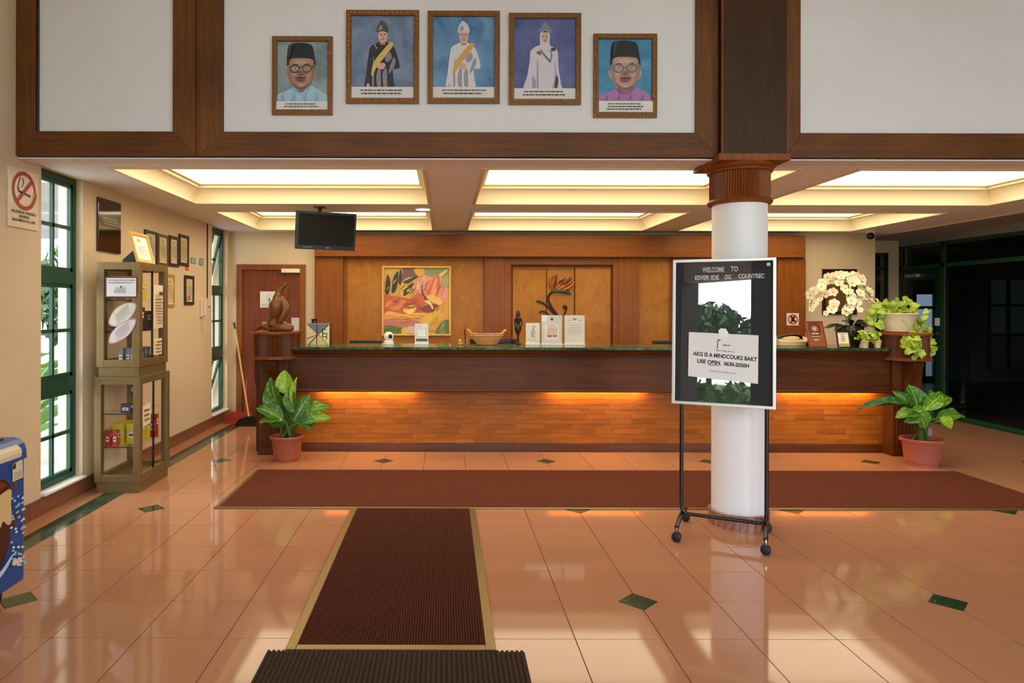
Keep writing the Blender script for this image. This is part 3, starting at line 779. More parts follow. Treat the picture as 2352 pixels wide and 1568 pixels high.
# ================================================================== WOOD PANELLING, DOOR, BACK WALL
pn = struct('wall_panelling', 'brown wooden panelling behind the reception counter', (1.5, 9.22, 0))
PY = 9.20
qx = lambda q, Y=PY: (q - VX) / F * Y
qz = lambda q, Y=PY: EYE - (q - HY) / F * Y
ztp, zhd = qz(541, 9.12), qz(589, 9.12)
MB().box(qx(722, 9.12), qx(1850, 9.12), 9.12, WBY, zhd, ztp + .015).build('header_board', 'wood_back_h', pn, bevel=.004)
def vb(a, b, mat, d=PY, name='pilaster', z0=0.0, z1=None): return MB().box(qx(a), qx(b), d, WBY, z0, zhd if z1 is None else z1).build(name, mat, pn, bevel=.003)
vb(723, 788, 'wood_back', PY - .02); vb(788, 796, 'wood_back', PY + .02, 'bead'); vb(796, 1112, 'burl', PY + .04, 'burl_panel')
vb(1112, 1159, 'wood_back', PY - .01); vb(1159, 1173, 'wood_back_h', PY, 'door_jamb'); vb(1408, 1420, 'wood_back_h', PY, 'door_jamb')
MB().box(qx(1173), qx(1408), PY, WBY, qz(607), zhd).build('door_head', 'wood_back_h', pn, bevel=.002)
vb(1173, 1177, 'wood_back', PY + .06, 'shadow_gap', 0, qz(607)); vb(1404, 1408, 'wood_back', PY + .06, 'shadow_gap', 0, qz(607))
MB().box(qx(1177), qx(1404), PY + .07, WBY, qz(613), qz(607)).build('door_track', 'wood_back', pn)
for a, b, d in ((1178, 1255, .035), (1257, 1319, .035), (1322, 1403, .025)):
    o = MB().box(qx(a), qx(b), PY + d, WBY, 0, qz(613.5)).build('sliding_panel', 'burl', pn, bevel=.003)
MB().box(qx(1178), qx(1319), PY + .025, PY + .04, qz(617), qz(613.5)).build('panel_edging', 'door_frame', pn)
MB().box(qx(1322), qx(1403), PY + .018, PY + .03, qz(616), qz(613.5)).build('panel_edging', 'door_frame', pn)
vb(1420, 1467, 'wood_back', PY - .01); vb(1467, 1540, 'burl', PY + .04, 'burl_panel'); vb(1540, 1545, 'wood_back', PY + .02, 'bead')
vb(1545, 1600, 'wood_back', PY - .01); vb(1600, 1785, 'burl', PY + .04, 'burl_panel'); vb(1785, 1849, 'wood_back', PY - .02)
# carved bird of paradise on the sliding panel
rl = thing('flower_relief', 'carved bird of paradise flower relief on the sliding wooden panels', 'wall relief', px(1290, 790, PY + .03))
RY = PY + .035
def rpt(x, y, d=.0): return Vector((qx(x, RY - .02), RY - .012 - d, qz(y, RY - .02)))
def stemr(pts, r, mat='relief_dark', name='stem'): MB().tube(spline([rpt(*p) for p in pts], 6), r, 8, flat=.8).build(name, mat, rl, smooth=True)
stemr([(1282, 724), (1268, 705), (1259, 686), (1263, 674), (1270, 669)], .018); stemr([(1276, 724), (1262, 706), (1248, 695), (1233, 690)], .016)
stemr([(1262, 724), (1250, 714), (1238, 716)], .013); stemr([(1296, 722), (1300, 712), (1301, 704), (1295, 700)], .014)
MB().ball(rpt(1297, 704), .026, 10).build('bud', 'relief_dark', rl, smooth=True)
MB().tube(spline([rpt(1266, 670), rpt(1280, 665), rpt(1298, 667), rpt(1312, 675)], 6), [.006] + [.012 + .032 * math.sin(PI * i / 18) for i in range(1, 18)] + [.004], 10, flat=.6).build('bract', 'relief_green', rl, smooth=True)
for p in ([(1270, 666), (1264, 650), (1267, 636), (1274, 630)], [(1273, 664), (1282, 646), (1300, 638)], [(1277, 665), (1297, 655), (1318, 641)], [(1275, 663), (1290, 650), (1308, 632)], [(1280, 667), (1305, 660), (1320, 646)]):
    s = spline([rpt(*q, .01) for q in p], 6); k = len(s)
    MB().tube(s, [.004 + .02 * math.sin(PI * (i + .6) / (k + .2)) for i in range(k)], 8, flat=.7).build('petal', 'orange_petal', rl, smooth=True)
for p in ([(1272, 660), (1276, 645), (1278, 630)], [(1285, 655), (1293, 645), (1299, 637)], [(1295, 655), (1305, 645), (1313, 636)]):
    s = spline([rpt(*q, .025) for q in p], 5); MB().tube(s, [.004 + .007 * math.sin(PI * i / (len(s) - 1)) for i in range(len(s))], 6).build('anther', 'relief_dark', rl)
# timber door at the left
dr1 = struct('door_1', 'reddish brown wooden door in the cream wall', (qx(622, WBY), WBY, 0))
a0, a1, zt = qx(543, 9.26), qx(701, 9.26), qz(608, 9.26)
f9 = facing(0, WBY, 0); ft = .075
for pts in ([(a0, 0), (a0 + ft, 0), (a0 + ft, zt - ft), (a0, zt)], [(a1 - ft, 0), (a1, 0), (a1, zt), (a1 - ft, zt - ft)], [(a0, zt), (a0 + ft, zt - ft), (a1 - ft, zt - ft), (a1, zt)]):
    MB().prism(pts, f9, 0, .05).build('door_frame', 'door_frame', dr1, bevel=.004)
MB().box(a0 + ft, a1 - ft, WBY - .022, WBY, .005, zt - ft).build('door_leaf', 'door', dr1)
MB().box(qx(647, 9.25), qx(689, 9.25), 9.22, 9.278, qz(627, 9.25), qz(618, 9.25)).build('door_closer', 'offwhite', dr1, bevel=.004)
MB().box(qx(669, 9.26), qx(687, 9.26), 9.268, 9.278, qz(762, 9.26), qz(730, 9.26)).build('lock_plate', 'silver', dr1)
ns = art('door_notice', None, facing(qx(597, 9.27), 9.2765, qz(707, 9.27)), qx(632, 9.27) - qx(597, 9.27), qz(670, 9.27) - qz(707, 9.27),
    [('eceaea', rect(0, 0, 1, 1))] + [('b8b8b8', q) for q in ring(.62, .55, .2, .28, .03)] + [('6a6a6a', [(.55, .4), (.62, .7), (.69, .4)])] + lines('a0a0a0', .08, .9, .08, .25, 2))
tag(ns, 'white paper notice taped on the brown wooden door', 'notice')
# small framed picture behind the orchid
framed('wall_picture', 'dark brown picture frame on the cream wall behind the white orchid', 'picture', facing(qx(1889, 9.28), WBY, qz(720, 9.28)), qx(1968, 9.28) - qx(1889, 9.28), .62, .045, .025, 'wood_blk', [('70481f', rect(0, 0, 1, 1))])
# no-entry sign on the pilaster
sgx, sgy = 1805, 717
s2 = art('warning_sign', None, facing(qx(1805), PY - .0215, qz(745)), qx(1833) - qx(1805), qz(717) - qz(745),
    [('f0e2d6', rect(0, 0, 1, 1)), ('2a2020', [(.28, .22), (.4, .22), (.75, .72), (.6, .8)]), ('2a2020', [(.68, .22), (.8, .3), (.42, .78), (.28, .7)]), ('2a2020', ell(.5, .48, .14, .2))] + [('b0302c', q) for q in ring(.5, .5, .4, .4, .09)])
tag(s2, 'small square prohibition sign with red ring on the wooden pilaster', 'sign')
# the flower painting
def sm(col, pts): return (col, smoothpts(pts, 5))
PA = [('d89a3a', rect(0, 0, 1, 1)), ('8d9a6c', rect(.55, .72, 1, 1)), ('7a5a68', rect(.2, .8, .58, 1)),
  sm('c9a550', [(0, .58), (0, 1), (.12, 1.0), (.28, 1.0), (.26, .75), (.2, .56)]), sm('3c3a26', [(.02, .62), (.05, .9), (.1, .78), (.07, .6)]), sm('3c3a26', [(.12, .62), (.14, .84), (.22, .95), (.2, .7)]), sm('3c3a26', [(.22, .8), (.25, .98), (.28, .9), (.26, .74)]),
  sm('d8b456', [(.26, .58), (.27, .78), (.4, .86), (.5, .82), (.48, .62), (.36, .55)]), sm('4a4630', [(.3, .58), (.32, .68), (.44, .78), (.46, .74), (.36, .6)]), sm('4a4630', [(.27, .8), (.3, .8), (.5, .88), (.5, .85), (.36, .76)]),
  sm('e0b048', [(.46, .98), (.6, 1.0), (.62, .9), (.52, .88)]), sm('e8cf70', [(.84, .9), (.98, .99), (.92, .9), (.86, .86)]),
  sm('e79a80', [(.46, .6), (.44, .74), (.52, .86), (.64, .9), (.74, .86), (.8, .9), (.92, .84), (.99, .7), (.98, .52), (.86, .46), (.7, .5), (.56, .52)]),
  sm('f0b8a4', [(.5, .7), (.54, .83), (.64, .86), (.62, .72), (.56, .62)]), sm('d9704a', [(.66, .6), (.74, .8), (.8, .9), (.86, .84), (.84, .64), (.74, .52)]), sm('f2a574', [(.72, .62), (.78, .82), (.82, .84), (.8, .62)]), sm('e8a08c', [(.86, .6), (.9, .8), (.97, .7), (.94, .54)]),
  sm('c8603a', [(0, .32), (0, .58), (.16, .57), (.34, .54), (.5, .5), (.62, .44), (.74, .42), (.68, .32), (.4, .26), (.16, .22)]), sm('e08a52', [(.03, .44), (.14, .54), (.34, .5), (.3, .42), (.16, .36)]), sm('b04c34', [(.3, .36), (.42, .44), (.6, .4), (.5, .34)]),
  sm('e8b050', [(0, .2), (.06, .34), (.3, .3), (.52, .32), (.7, .3), (.62, .2), (.3, .16)]), sm('f0c85e', [(.3, .34), (.34, .42), (.46, .44), (.5, .38), (.42, .3)]), sm('f4d880', [(.34, .33), (.4, .38), (.46, .35), (.4, .31)]),
  sm('8a3f36', [(.56, .38), (.66, .44), (.78, .46), (.84, .42), (.78, .34), (.64, .33)]), sm('d06a48', [(.42, .52), (.54, .62), (.66, .54), (.62, .46), (.5, .48)]), sm('6b4630', [(.56, .68), (.6, .74), (.6, .64), (.68, .5), (.64, .5)]), sm('f0c060', [(.66, .56), (.76, .6), (.9, .5), (.86, .44), (.74, .48)]), sm('e8d090', [(.62, .5), (.7, .44), (.74, .38), (.76, .4), (.7, .5)]),
  sm('dca440', [(.5, .06), (.58, .2), (.68, .3), (.84, .36), (.96, .5), (1, .55), (1, .22), (.8, .06)]), sm('e8b848', [(.56, .12), (.66, .28), (.86, .36), (.88, .24), (.74, .1)]), sm('c87868', [(0, .12), (.02, .22), (.3, .22), (.56, .18), (.5, .1), (.2, .1)]),
  sm('5e7a3a', [(0, 0), (0, .12), (.14, .12), (.3, .08), (.28, 0)]), sm('d8c048', [(.28, 0), (.28, .08), (.34, .1), (.36, 0)]), sm('d8b8ac', [(.36, .02), (.36, .1), (.44, .12), (.5, .08), (.48, .01)]), sm('66783c', [(.8, 0), (.84, .12), (.92, .2), (1, .2), (1, 0)]), sm('8a9a58', [(.84, .02), (.9, .16), (.94, .16), (.92, .02)]),
  sm('a8b078', [(.86, .72), (.9, .84), (1, .9), (1, .74)])]
for k in range(7): PA.append(sm('f4c8b4', [(.5 + .012 * k, .68 + .02 * k), (.52 + .014 * k, .77 + .015 * k), (.53 + .014 * k, .77 + .015 * k), (.51 + .012 * k, .68 + .02 * k)]))
rs_ = random.Random(8)
def streaks(n, cx, cy, rx, ry, ang, cols, ln):
    for _ in range(n):
        x, y = cx + rs_.uniform(-rx, rx), cy + rs_.uniform(-ry, ry); a = ang + rs_.uniform(-.35, .35); l = ln * rs_.uniform(.5, 1.2); w = rs_.uniform(.003, .008)
        dx, dy = math.cos(a) * l, math.sin(a) * l; k = rs_.uniform(-.02, .02)
        PA.append(sm(rs_.choice(cols), [(x - dx, y - dy), (x - dy * .1 + k, y + dx * .1), (x + dx, y + dy), (x - dy * .1 + k + w, y + dx * .1 - w * 2)]))
streaks(16, .60, .74, .10, .10, 1.1, ('d07a60', 'f8d0bc', 'c86a50'), .07); streaks(12, .86, .68, .07, .12, 1.5, ('d07a60', 'f4b898', 'c05a3a'), .08)
streaks(22, .25, .46, .22, .07, .25, ('a8452c', 'f0a868', 'c0502e'), .08); streaks(16, .3, .24, .26, .05, .1, ('c8802e', 'f4cc70', 'b86a30'), .09); streaks(14, .8, .26, .12, .12, .9, ('c88a28', 'f2cc60'), .08)
streaks(18, .1, .78, .09, .16, 1.2, ('2a2c1c', 'e0c060', '504a28'), .05); streaks(14, .38, .7, .09, .08, .6, ('3a3824', 'e8c868', '5a5230'), .05); streaks(8, .9, .08, .08, .07, 1.1, ('a0b068', '46602c'), .06); streaks(8, .12, .06, .1, .04, .4, ('7c9a48', '44602c'), .05)
clampa = lambda L: [(c, [(min(1, max(0, a)), min(1, max(0, b))) for a, b in p]) for c, p in L]
framed('flower_painting', 'square painting of orange and pink flowers in a thin gold frame', 'painting', facing(qx(877, 9.22), PY + .039, qz(771, 9.22)), qx(1036, 9.22) - qx(877, 9.22), qz(611, 9.22) - qz(771, 9.22), .028, .03, 'gold', clampa(PA))
# ================================================================== RECEPTION COUNTER
CT = 1.107
ct = thing('reception_counter', 'long brown wooden reception counter with parquet front and fluted end pedestals', 'counter', (1.4, 7.2, 0))
cl, cr2 = -1.60, 4.62
MB().box(cl - .38, cr2 + .3, 7.09, 7.16, .72, CT - .03).box(cl - .38, cr2 + .3, 7.16, 7.2, 0, .74).box(cl - .38, cl - .3, 7.2, 7.6, 0, CT - .03).box(cr2 + .22, cr2 + .3, 7.2, 7.6, 0, CT - .03).build('carcass', 'wood_dark', ct)
fz = facing(0, 7.09, 0)
sec = lambda prof, name, mat, x0=cl - .02, x1=cr2 + .02: MB().prism(prof, frame((x0, 0, 0), (0, -1, 0), (0, 0, 1)), 0, -(x1 - x0)).build(name, mat, ct)
# section coordinates: (distance towards the camera from y=0 -> -y, z)
Yq = lambda y: -y
def section(pts, name, mat, x0, x1):
    m = MB(); n = len(pts); vs = [(x0, y, z) for y, z in pts] + [(x1, y, z) for y, z in pts]
    fs = [(i, (i + 1) % n, n + (i + 1) % n, n + i) for i in range(n)]
    tri = geometry.tessellate_polygon([[Vector((y, z, 0)) for y, z in pts]]); fs += [tuple(t_) for t_ in tri] + [tuple(n + i for i in t_) for t_ in tri]
    return m.add(vs, fs).build(name, mat, ct, smooth=True)
xa, xb = cl - .05, cr2 + .05
section([(7.1, 1.078), (6.955, 1.078), (6.958, 1.066), (6.975, 1.05), (6.985, 1.034), (7.005, 1.028), (7.008, 1.008), (7.02, 1.0), (7.02, .982), (7.1, .982)], 'cornice', 'wood_dark', xa, xb)
section([(7.1, .982), (7.03, .982), (7.03, .668), (7.05, .668), (7.05, .72), (7.1, .72)], 'fascia_board', 'wood_dark', xa, xb)
section([(7.05, .668), (7.016, .668), (7.01, .66), (7.01, .65), (7.02, .64), (7.05, .64)], 'lower_moulding', 'wood_dark', xa, xb)
section([(7.16, .0), (7.135, .0), (7.135, .075), (7.14, .088), (7.16, .09)], 'plinth', 'wood_dark', xa, xb)
# parquet strips of the lower front: each strip is a piece
rr = random.Random(11); z0s, z1s = .09, .65; rows = 11; hh = (z1s - z0s) / rows
strip_p = {}
cnt = 0
for r_ in range(rows):
    x = xa; first = True
    while x < xb - 1e-4:
        L = rr.choice((.18, .22, .26, .30, .34)) * (rr.uniform(.4, 1) if first else 1); first = False
        L = round(min(L, xb - x), 3)
        if xb - x - L < .06: L = round(xb - x, 3)
        kd = rr.choice((0, 1, 2)); key = (L, kd)
        if key not in strip_p:
            strip_p[key] = MB().box(.0006, L - .0006, -.012 - .0012 * kd, 0, .0006, hh - .0006).build('strip', 'wood_strip'); COL.objects.unlink(strip_p[key])
        o = share(strip_p[key], ct, Vector((x, 7.16, z0s + r_ * hh)) - ORIGIN[ct.name]); x += L; cnt += 1
# lamps tucked up behind the lower moulding
for xc in (-.80, 1.58, 3.98):
    MB().tube([(xc - .48, 7.085, .675), (xc + .48, 7.085, .675)], .011, 10).build('lamp_tube', 'counter_glow', ct)
def pedestal(xc, sgn):
    w = .15
    p = MB().box(xc - w, xc + w, 6.985, 7.2, .085, 1.0); 
    po = p.build('pilaster', 'wood_dark_v', ct, bevel=.003)
    for k in range(7):
        xx = xc - w + .04 + k * .0367
        MB().tube([(xx, 6.986, .10), (xx, 6.986, .62)], .011, 8).build('reed', 'wood_dark_v', po)
    for k in range(4):
        yy = 7.02 + k * .035
        for sd in (-1, 1): MB().tube([(xc + sd * w, yy, .10), (xc + sd * w, yy, .62)], .01, 8).build('reed', 'wood_dark_v', po)
    MB().box(xc - w - .012, xc + w + .012, 6.972, 7.2, 0, .09).build('foot_block', 'wood_dark', ct, bevel=.004)
    MB().box(xc - w - .018, xc + w + .018, 6.967, 7.2, .635, .665).build('belt_moulding', 'wood_dark', ct, bevel=.006)
    # scrolled corbel
    pts = smoothpts([(0, .66), (.02, .68), (.03, .75), (.055, .82), (.11, .87), (.15, .92), (.16, .975), (.0, .985)], 4)
    MB().prism(pts, frame((xc - .055, 6.985, 0), (0, -1, 0), (0, 0, 1)), -.11, 0).build('corbel', 'wood_dark_v', ct, bevel=.006)
    # D shaped fluted drum
    yc, rx, ry = 7.03, .205, .23
    def dshape(k, n=48):
        return [(xc + rx + k, 7.3)] + [(xc + (rx + k) * math.cos(a), yc - (ry + k) * math.sin(a)) for a in [PI * i / n for i in range(n + 1)]] + [(xc - rx - k, 7.3)]
    up = frame((0, 0, 0), (1, 0, 0), (0, 1, 0))
    n = 60; base = [(xc + (rx - (.008 if i % 2 else 0)) * math.cos(PI * i / n), yc - (ry - (.008 if i % 2 else 0)) * math.sin(PI * i / n)) for i in range(n + 1)]
    fl_pts = [(xc + rx, 7.3)] + base + [(xc - rx, 7.3)]
    MB().prism(fl_pts, up, 1.012, 1.235).build('fluted_drum', 'wood_dark_v', ct)
    MB().prism(dshape(.026), up, .985, 1.0).build('drum_rim', 'wood_cap', ct, bevel=.005); MB().prism(dshape(.016), up, 1.0, 1.014).build('drum_rim', 'wood_cap', ct, bevel=.004)
    MB().prism(dshape(.03), up, 1.245, 1.262).build('drum_top', 'wood_cap', ct, bevel=.006); MB().prism(dshape(.014), up, 1.233, 1.246).build('drum_rim', 'wood_cap', ct, bevel=.004)
pedestal(-1.755, -1); pedestal(4.745, 1)
sl = MB().box(xa + .02, xb - .02, 6.945, 7.66, 1.079, CT).build('countertop', 'green_marble', bevel=.004)
tag(sl, 'dark green marble slab on top of the reception counter', 'countertop')
# ================================================================== MATS
def ribmat(name, label, x0, x1, y0, y1, h, pitch, mat, edge=None, cat='mat'):
    t = thing(name, label, cat, ((x0 + x1) / 2, (y0 + y1) / 2, .0005))
    m = MB(); n = int((x1 - x0) / pitch); p = (x1 - x0) / n; vs = []; prof = []
    for i in range(n):
        for q, z in ((0, .45), (.22, 1), (.62, 1), (.84, .45)): prof.append((x0 + (i + q) * p, h * z))
    prof.append((x1, h * .45))
    pts = [(x0, .0006)] + prof + [(x1, .0006)]
    k = len(prof)
    vs = [(x, y0, z) for x, z in prof] + [(x, y1, z) for x, z in prof]
    fs = [(i, i + 1, k + i + 1, k + i) for i in range(k - 1)]
    m.add(vs, fs); m.box(x0, x1, y0, y1, .0006, h * .44)
    m.build('pile', mat, t)
    return t
def edging(t, segs):
    for (xa_, xb_, ya_, yb_) in segs: MB().box(xa_, xb_, ya_, yb_, .0006, .011).build('brass_edge', 'brass', t, bevel=.003)
rn = ribmat('runner_mat', 'ribbed maroon runner with brass edging leading to the counter', -.655, .185, 3.04, 5.105, .012, .0125, 'mat_red')
edging(rn, [(-.70, -.655, 3.0, 5.105), (.185, .23, 3.0, 5.105), (-.655, .185, 3.0, 3.04)])
dm = ribmat('entrance_mat', 'dark brown ribbed doormat at the end of the brass edged runner', -.776, .352, 1.7, 2.985, .014, .021, 'mat_dark')
wt = thing('wide_mat', 'wide maroon carpet mat laid along the front of the counter', 'mat', (1.5, 5.7, .0005))
MB().box(-1.70, 4.71, 5.135, 6.31, .0006, .009).build('pile', 'mat_red2', wt)
edging(wt, [(-1.73, -1.70, 5.11, 6.32), (-1.70, 4.71, 5.11, 5.135), (4.71, 4.73, 5.11, 6.32)])
# ================================================================== PORTRAITS ON THE BULKHEAD
def cap_lines(n=2, seed=1, y0=.015, y1=.1): return [('e2e0de', rect(0, 0, 1, y1 + .02))] + lines('4a4a4a', .14, .88, y0 + .01, y1, n, seed, .4)
def wash(base, cols, seed): return []
def backdrop(c1, c2, seed):
    m, nt, b = newmat('portrait_backdrop')
    n = nd(nt, 'ShaderNodeTexNoise', Scale=5.0, Detail=5.0, Roughness=.6, Distortion=.6)
    mp = coords(nt, (1, 1, .8)); ad = nt.nodes.new('ShaderNodeVectorMath'); ad.operation = 'ADD'; ad.inputs[1].default_value = (seed, seed * 2, 0)
    nt.links.new(mp, ad.inputs[0]); nt.links.new(ad.outputs[0], n.inputs['Vector'])
    nt.links.new(ramp(nt, n.outputs['Fac'], [(.3, lin(c1)), (.7, lin(c2))]), b.inputs['Base Color']); b.inputs['Roughness'].default_value = .4
    return m
def head_portrait(bgc, bgs, skin, skin2, capc, shirt, shirt2, shift, seed, glasses):
    s = lambda pts: [(a + shift, b) for a, b in smoothpts(pts, 5)]
    L = wash(bgc, bgs, seed)
    L += [(shirt, [(min(1, max(0, a)), b) for a, b in s([(-.1, .1), (.0, .22), (.2, .29), (.34, .33), (.5, .26), (.64, .36), (.8, .31), (1.0, .22), (1.12, .1)])])]
    L += [(skin2, s([(.36, .3), (.34, .42), (.62, .42), (.66, .36), (.5, .27)]))]
    L += [(skin, s([(.2, .58), (.17, .54), (.2, .48), (.24, .46)])), (skin, s([(.76, .58), (.79, .55), (.77, .49), (.73, .46)]))]
    L += [(skin, s([(.23, .62), (.22, .52), (.26, .42), (.34, .33), (.46, .29), (.58, .31), (.68, .40), (.74, .50), (.75, .62), (.70, .74), (.5, .78), (.28, .74)]))]
    mix = lambda a_, b_, k: tuple(int(int(a_[i:i + 2], 16) * (1 - k) + int(b_[i:i + 2], 16) * k) for i in (0, 2, 4))
    hi_, md = mix(skin, 'ffffff', .18), mix(skin, skin2, .45)
    L += [(md, s([(.22, .62), (.215, .52), (.26, .42), (.33, .35), (.31, .45), (.28, .55), (.27, .7)])), (md, s([(.75, .62), (.745, .5), (.68, .4), (.6, .33), (.66, .45), (.69, .56), (.69, .7)]))]
    L += [(hi_, s([(.34, .70), (.48, .735), (.62, .70), (.6, .665), (.48, .68), (.36, .665)])), (hi_, s([(.3, .53), (.36, .56), (.4, .52), (.35, .49)])), (hi_, s([(.58, .53), (.64, .56), (.67, .52), (.62, .49)])), (hi_, s([(.465, .53), (.47, .64), (.49, .64), (.5, .53)])), (md, s([(.4, .5), (.43, .54), (.42, .49), (.39, .46)])), (md, s([(.57, .5), (.53, .54), (.545, .49), (.575, .46)])), (hi_, s([(.42, .36), (.48, .385), (.55, .36), (.48, .335)]))]
    L += [(skin2, s([(.30, .42), (.36, .34), (.46, .30), (.58, .32), (.66, .40), (.6, .37), (.48, .34), (.38, .37)]))]
    L += [(capc, [(a + shift, b) for a, b in smoothpts([(.2, .66), (.21, .82), (.24, .94), (.34, .975), (.5, .98), (.62, .965), (.70, .93), (.74, .8), (.77, .66), (.74, .66), (.70, .74), (.5, .76), (.28, .745), (.235, .66)], 3)])]
    eye = '2c2420'
    for ex in (.36, .60):
        L += [(eye, s([(ex - .06, .655), (ex, .675), (ex + .07, .655), (ex, .665)])), ('e8e0dc', [(a + shift, b) for a, b in ell(ex, .605, .035, .010)]), (eye, [(a + shift, b) for a, b in ell(ex, .605, .014, .010)])]
        if glasses:
            L += [(glasses, [(p + shift, q) for p, q in qd]) for qd in ring(ex, .60, .095, .062, .014)]
    if glasses: L += [(glasses, rect(.445 + shift, .61, .515 + shift, .622)), (glasses, [(.69 + shift, .62), (.76 + shift, .63), (.76 + shift, .618), (.69 + shift, .61)])]
    L += [(skin2, s([(.43, .52), (.48, .56), (.53, .52), (.48, .505)])), ('3a2a26', s([(.36, .46), (.48, .475), (.6, .46), (.48, .452)])), ('8c4a44', s([(.38, .44), (.48, .448), (.58, .44), (.48, .415)]))]
    L += [('3a3a3e', [(a + shift, b) for a, b in smoothpts([(.24, .8), (.27, .93), (.4, .955), (.34, .93), (.29, .85), (.27, .76)], 3)])]
    L += [(shirt2, s([(.33, .33), (.36, .29), (.5, .235), (.47, .255)])), (shirt2, s([(.66, .36), (.63, .31), (.5, .235), (.54, .265)]))]
    for k in range(4): L += [(shirt2, [(max(0, min(1, a)), b) for a, b in s([(.1 + .22 * k, .11), (.12 + .22 * k, .2), (.15 + .22 * k, .25), (.13 + .22 * k, .11)])])]
    return L
def robe_portrait(bgc, bgs, robe, robe2, sash, hat, kind, seed):
    L = wash(bgc, bgs, seed); s = lambda p: smoothpts(p, 5)
    skin, skin2 = 'd8b0a0', 'b88878'
    if kind == 'lady':
        L += [(robe, s([(.19, .11), (.22, .3), (.26, .5), (.27, .6), (.36, .66), (.42, .68), (.42, .8), (.47, .855), (.53, .86), (.58, .8), (.58, .68), (.66, .64), (.71, .58), (.72, .4), (.76, .2), (.74, .11)])),
              (robe2, s([(.37, .12), (.37, .4), (.39, .5), (.4, .12)])), (robe2, s([(.62, .12), (.66, .3), (.66, .5), (.69, .3), (.68, .12)])), (robe2, s([(.3, .13), (.3, .3), (.36, .22), (.34, .12)])), ('3a3038', s([(.66, .16), (.69, .3), (.72, .24), (.70, .15)])),
              (hat, s([(.4, .83), (.42, .89), (.45, .88), (.47, .93), (.5, .96), (.53, .94), (.56, .9), (.6, .88), (.6, .82), (.56, .855), (.5, .875), (.44, .86)])),
              (skin, ell(.5, .77, .055, .07)), ('3a2c2c', s([(.455, .79), (.47, .84), (.5, .855), (.54, .84), (.55, .79), (.54, .825), (.5, .835), (.465, .825)])), ('3a2c2c', ell(.48, .78, .011, .006)), ('3a2c2c', ell(.525, .78, .011, .006)), ('a84a44', ell(.502, .73, .015, .007)),
              ('6a6f80', s([(.43, .6), (.5, .53), (.58, .46), (.59, .48), (.5, .56), (.44, .62)])), ('6a6f80', s([(.57, .62), (.62, .56), (.59, .46), (.58, .48), (.6, .56)])), ('3a3a48', rect(.6, .6, .67, .64)), ('a8443c', s([(.36, .58), (.4, .6), (.44, .58), (.42, .54), (.4, .56)]))]
    else:
        L += [(robe, s([(.24, .11), (.24, .3), (.27, .5), (.3, .62), (.4, .67), (.5, .69), (.6, .67), (.68, .62), (.74, .5), (.77, .38), (.7, .36), (.66, .36), (.67, .25), (.66, .11)])),
              (robe2, s([(.33, .12), (.34, .4), (.36, .5), (.36, .12)])), (robe2, s([(.42, .13), (.4, .28), (.46, .38), (.47, .12)])), (robe2, s([(.52, .13), (.5, .3), (.56, .36), (.57, .12)])), (robe2, s([(.6, .3), (.7, .42), (.68, .5), (.62, .4)])),
              (sash, s([(.32, .3), (.36, .44), (.5, .58), (.62, .68), (.67, .65), (.55, .52), (.42, .4), (.34, .28)])),
              (skin, s([(.4, .4), (.46, .43), (.54, .42), (.52, .36), (.44, .36)])), (skin, s([(.24, .15), (.27, .19), (.3, .14), (.27, .1)])),
              (skin2, rect(.46, .65, .54, .72)), (skin, ell(.5, .755, .075, .085)), ('2c2422', ell(.47, .775, .016, .007)), ('2c2422', ell(.53, .775, .016, .007)), (skin2, s([(.485, .74), (.5, .765), (.515, .74), (.5, .732)])), ('8c4a44', ell(.5, .715, .022, .006)),
              (hat, s([(.41, .8), (.41, .86), (.45, .92), (.48, .945), (.52, .93), (.57, .89), (.59, .84), (.585, .795), (.5, .815)])), (robe2, s([(.43, .82), (.47, .89), (.5, .84)])), ('d8c890', ell(.38, .64, .012, .01)), ('d8c890', ell(.4, .61, .012, .01)), (robe2, s([(.54, .5), (.62, .56), (.64, .48), (.56, .44)]))]
    return L
fb = lambda x0, y1: facing(bx(x0), BLK + .03, qz(y1, BLK))
PW = lambda a, b: (b - a) / F * BLK
def portrait(x0, x1, y0, y1, fw, label, layers, cap, gilt, dz, c1, c2):
    t = framed('portrait', label, 'portrait', facing(bx(x0), BLK + .03, EYE - (y1 - HY) / F * BLK + dz), PW(x0, x1), PW(y0, y1), fw, .028, 'goldwood', clampa(layers) + cap, group='framed portraits on the bulkhead', gilt=gilt)
    f2 = facing(bx(x0), BLK + .03, EYE - (y1 - HY) / F * BLK + dz); q = fw * .9
    MB().prism(rect(q, q, PW(x0, x1) - q, PW(y0, y1) - q), f2, .002, .0095).build('backdrop', backdrop(c1, c2, x0), t)
    return t
grn = ['6f8a94', '8aa2a8', '5f7a86', '9ab0ae']
portrait(623, 762, 82, 262, .033, 'portrait of a man in round glasses, black cap and pale blue shirt', head_portrait('7a949c', grn, 'b08a74', '7c5a48', '151517', 'a8cfe8', '86b4d6', -.01, 2, '2a2a2c'), cap_lines(2, 2), .02, -.003, '5f7a86', 'a8b8b4')
portrait(793, 961, 22, 236, .036, 'portrait of a figure in black patterned robes with a yellow sash', robe_portrait('6680a4', ['5a749a', '7890b4', '8098b8', '54688c'], '22222a', '8a8a92', 'd8c060', '4a4a48', 'man', 3), cap_lines(2, 3, .03, .12), .03, -.001, '4c6488', '8ca0c0')
portrait(981, 1147, 24, 236, .036, 'portrait of a figure in white robes with a gold sash and white headdress', robe_portrait('4a7cb0', ['4272a8', '5a8cc0', '6a98c4', '3a689c'], 'dcdce4', '9a9cac', 'd8a850', 'd4d6e0', 'man', 4), cap_lines(2, 4, .03, .12), .022, .001, '2f68a4', '7aa8cc')
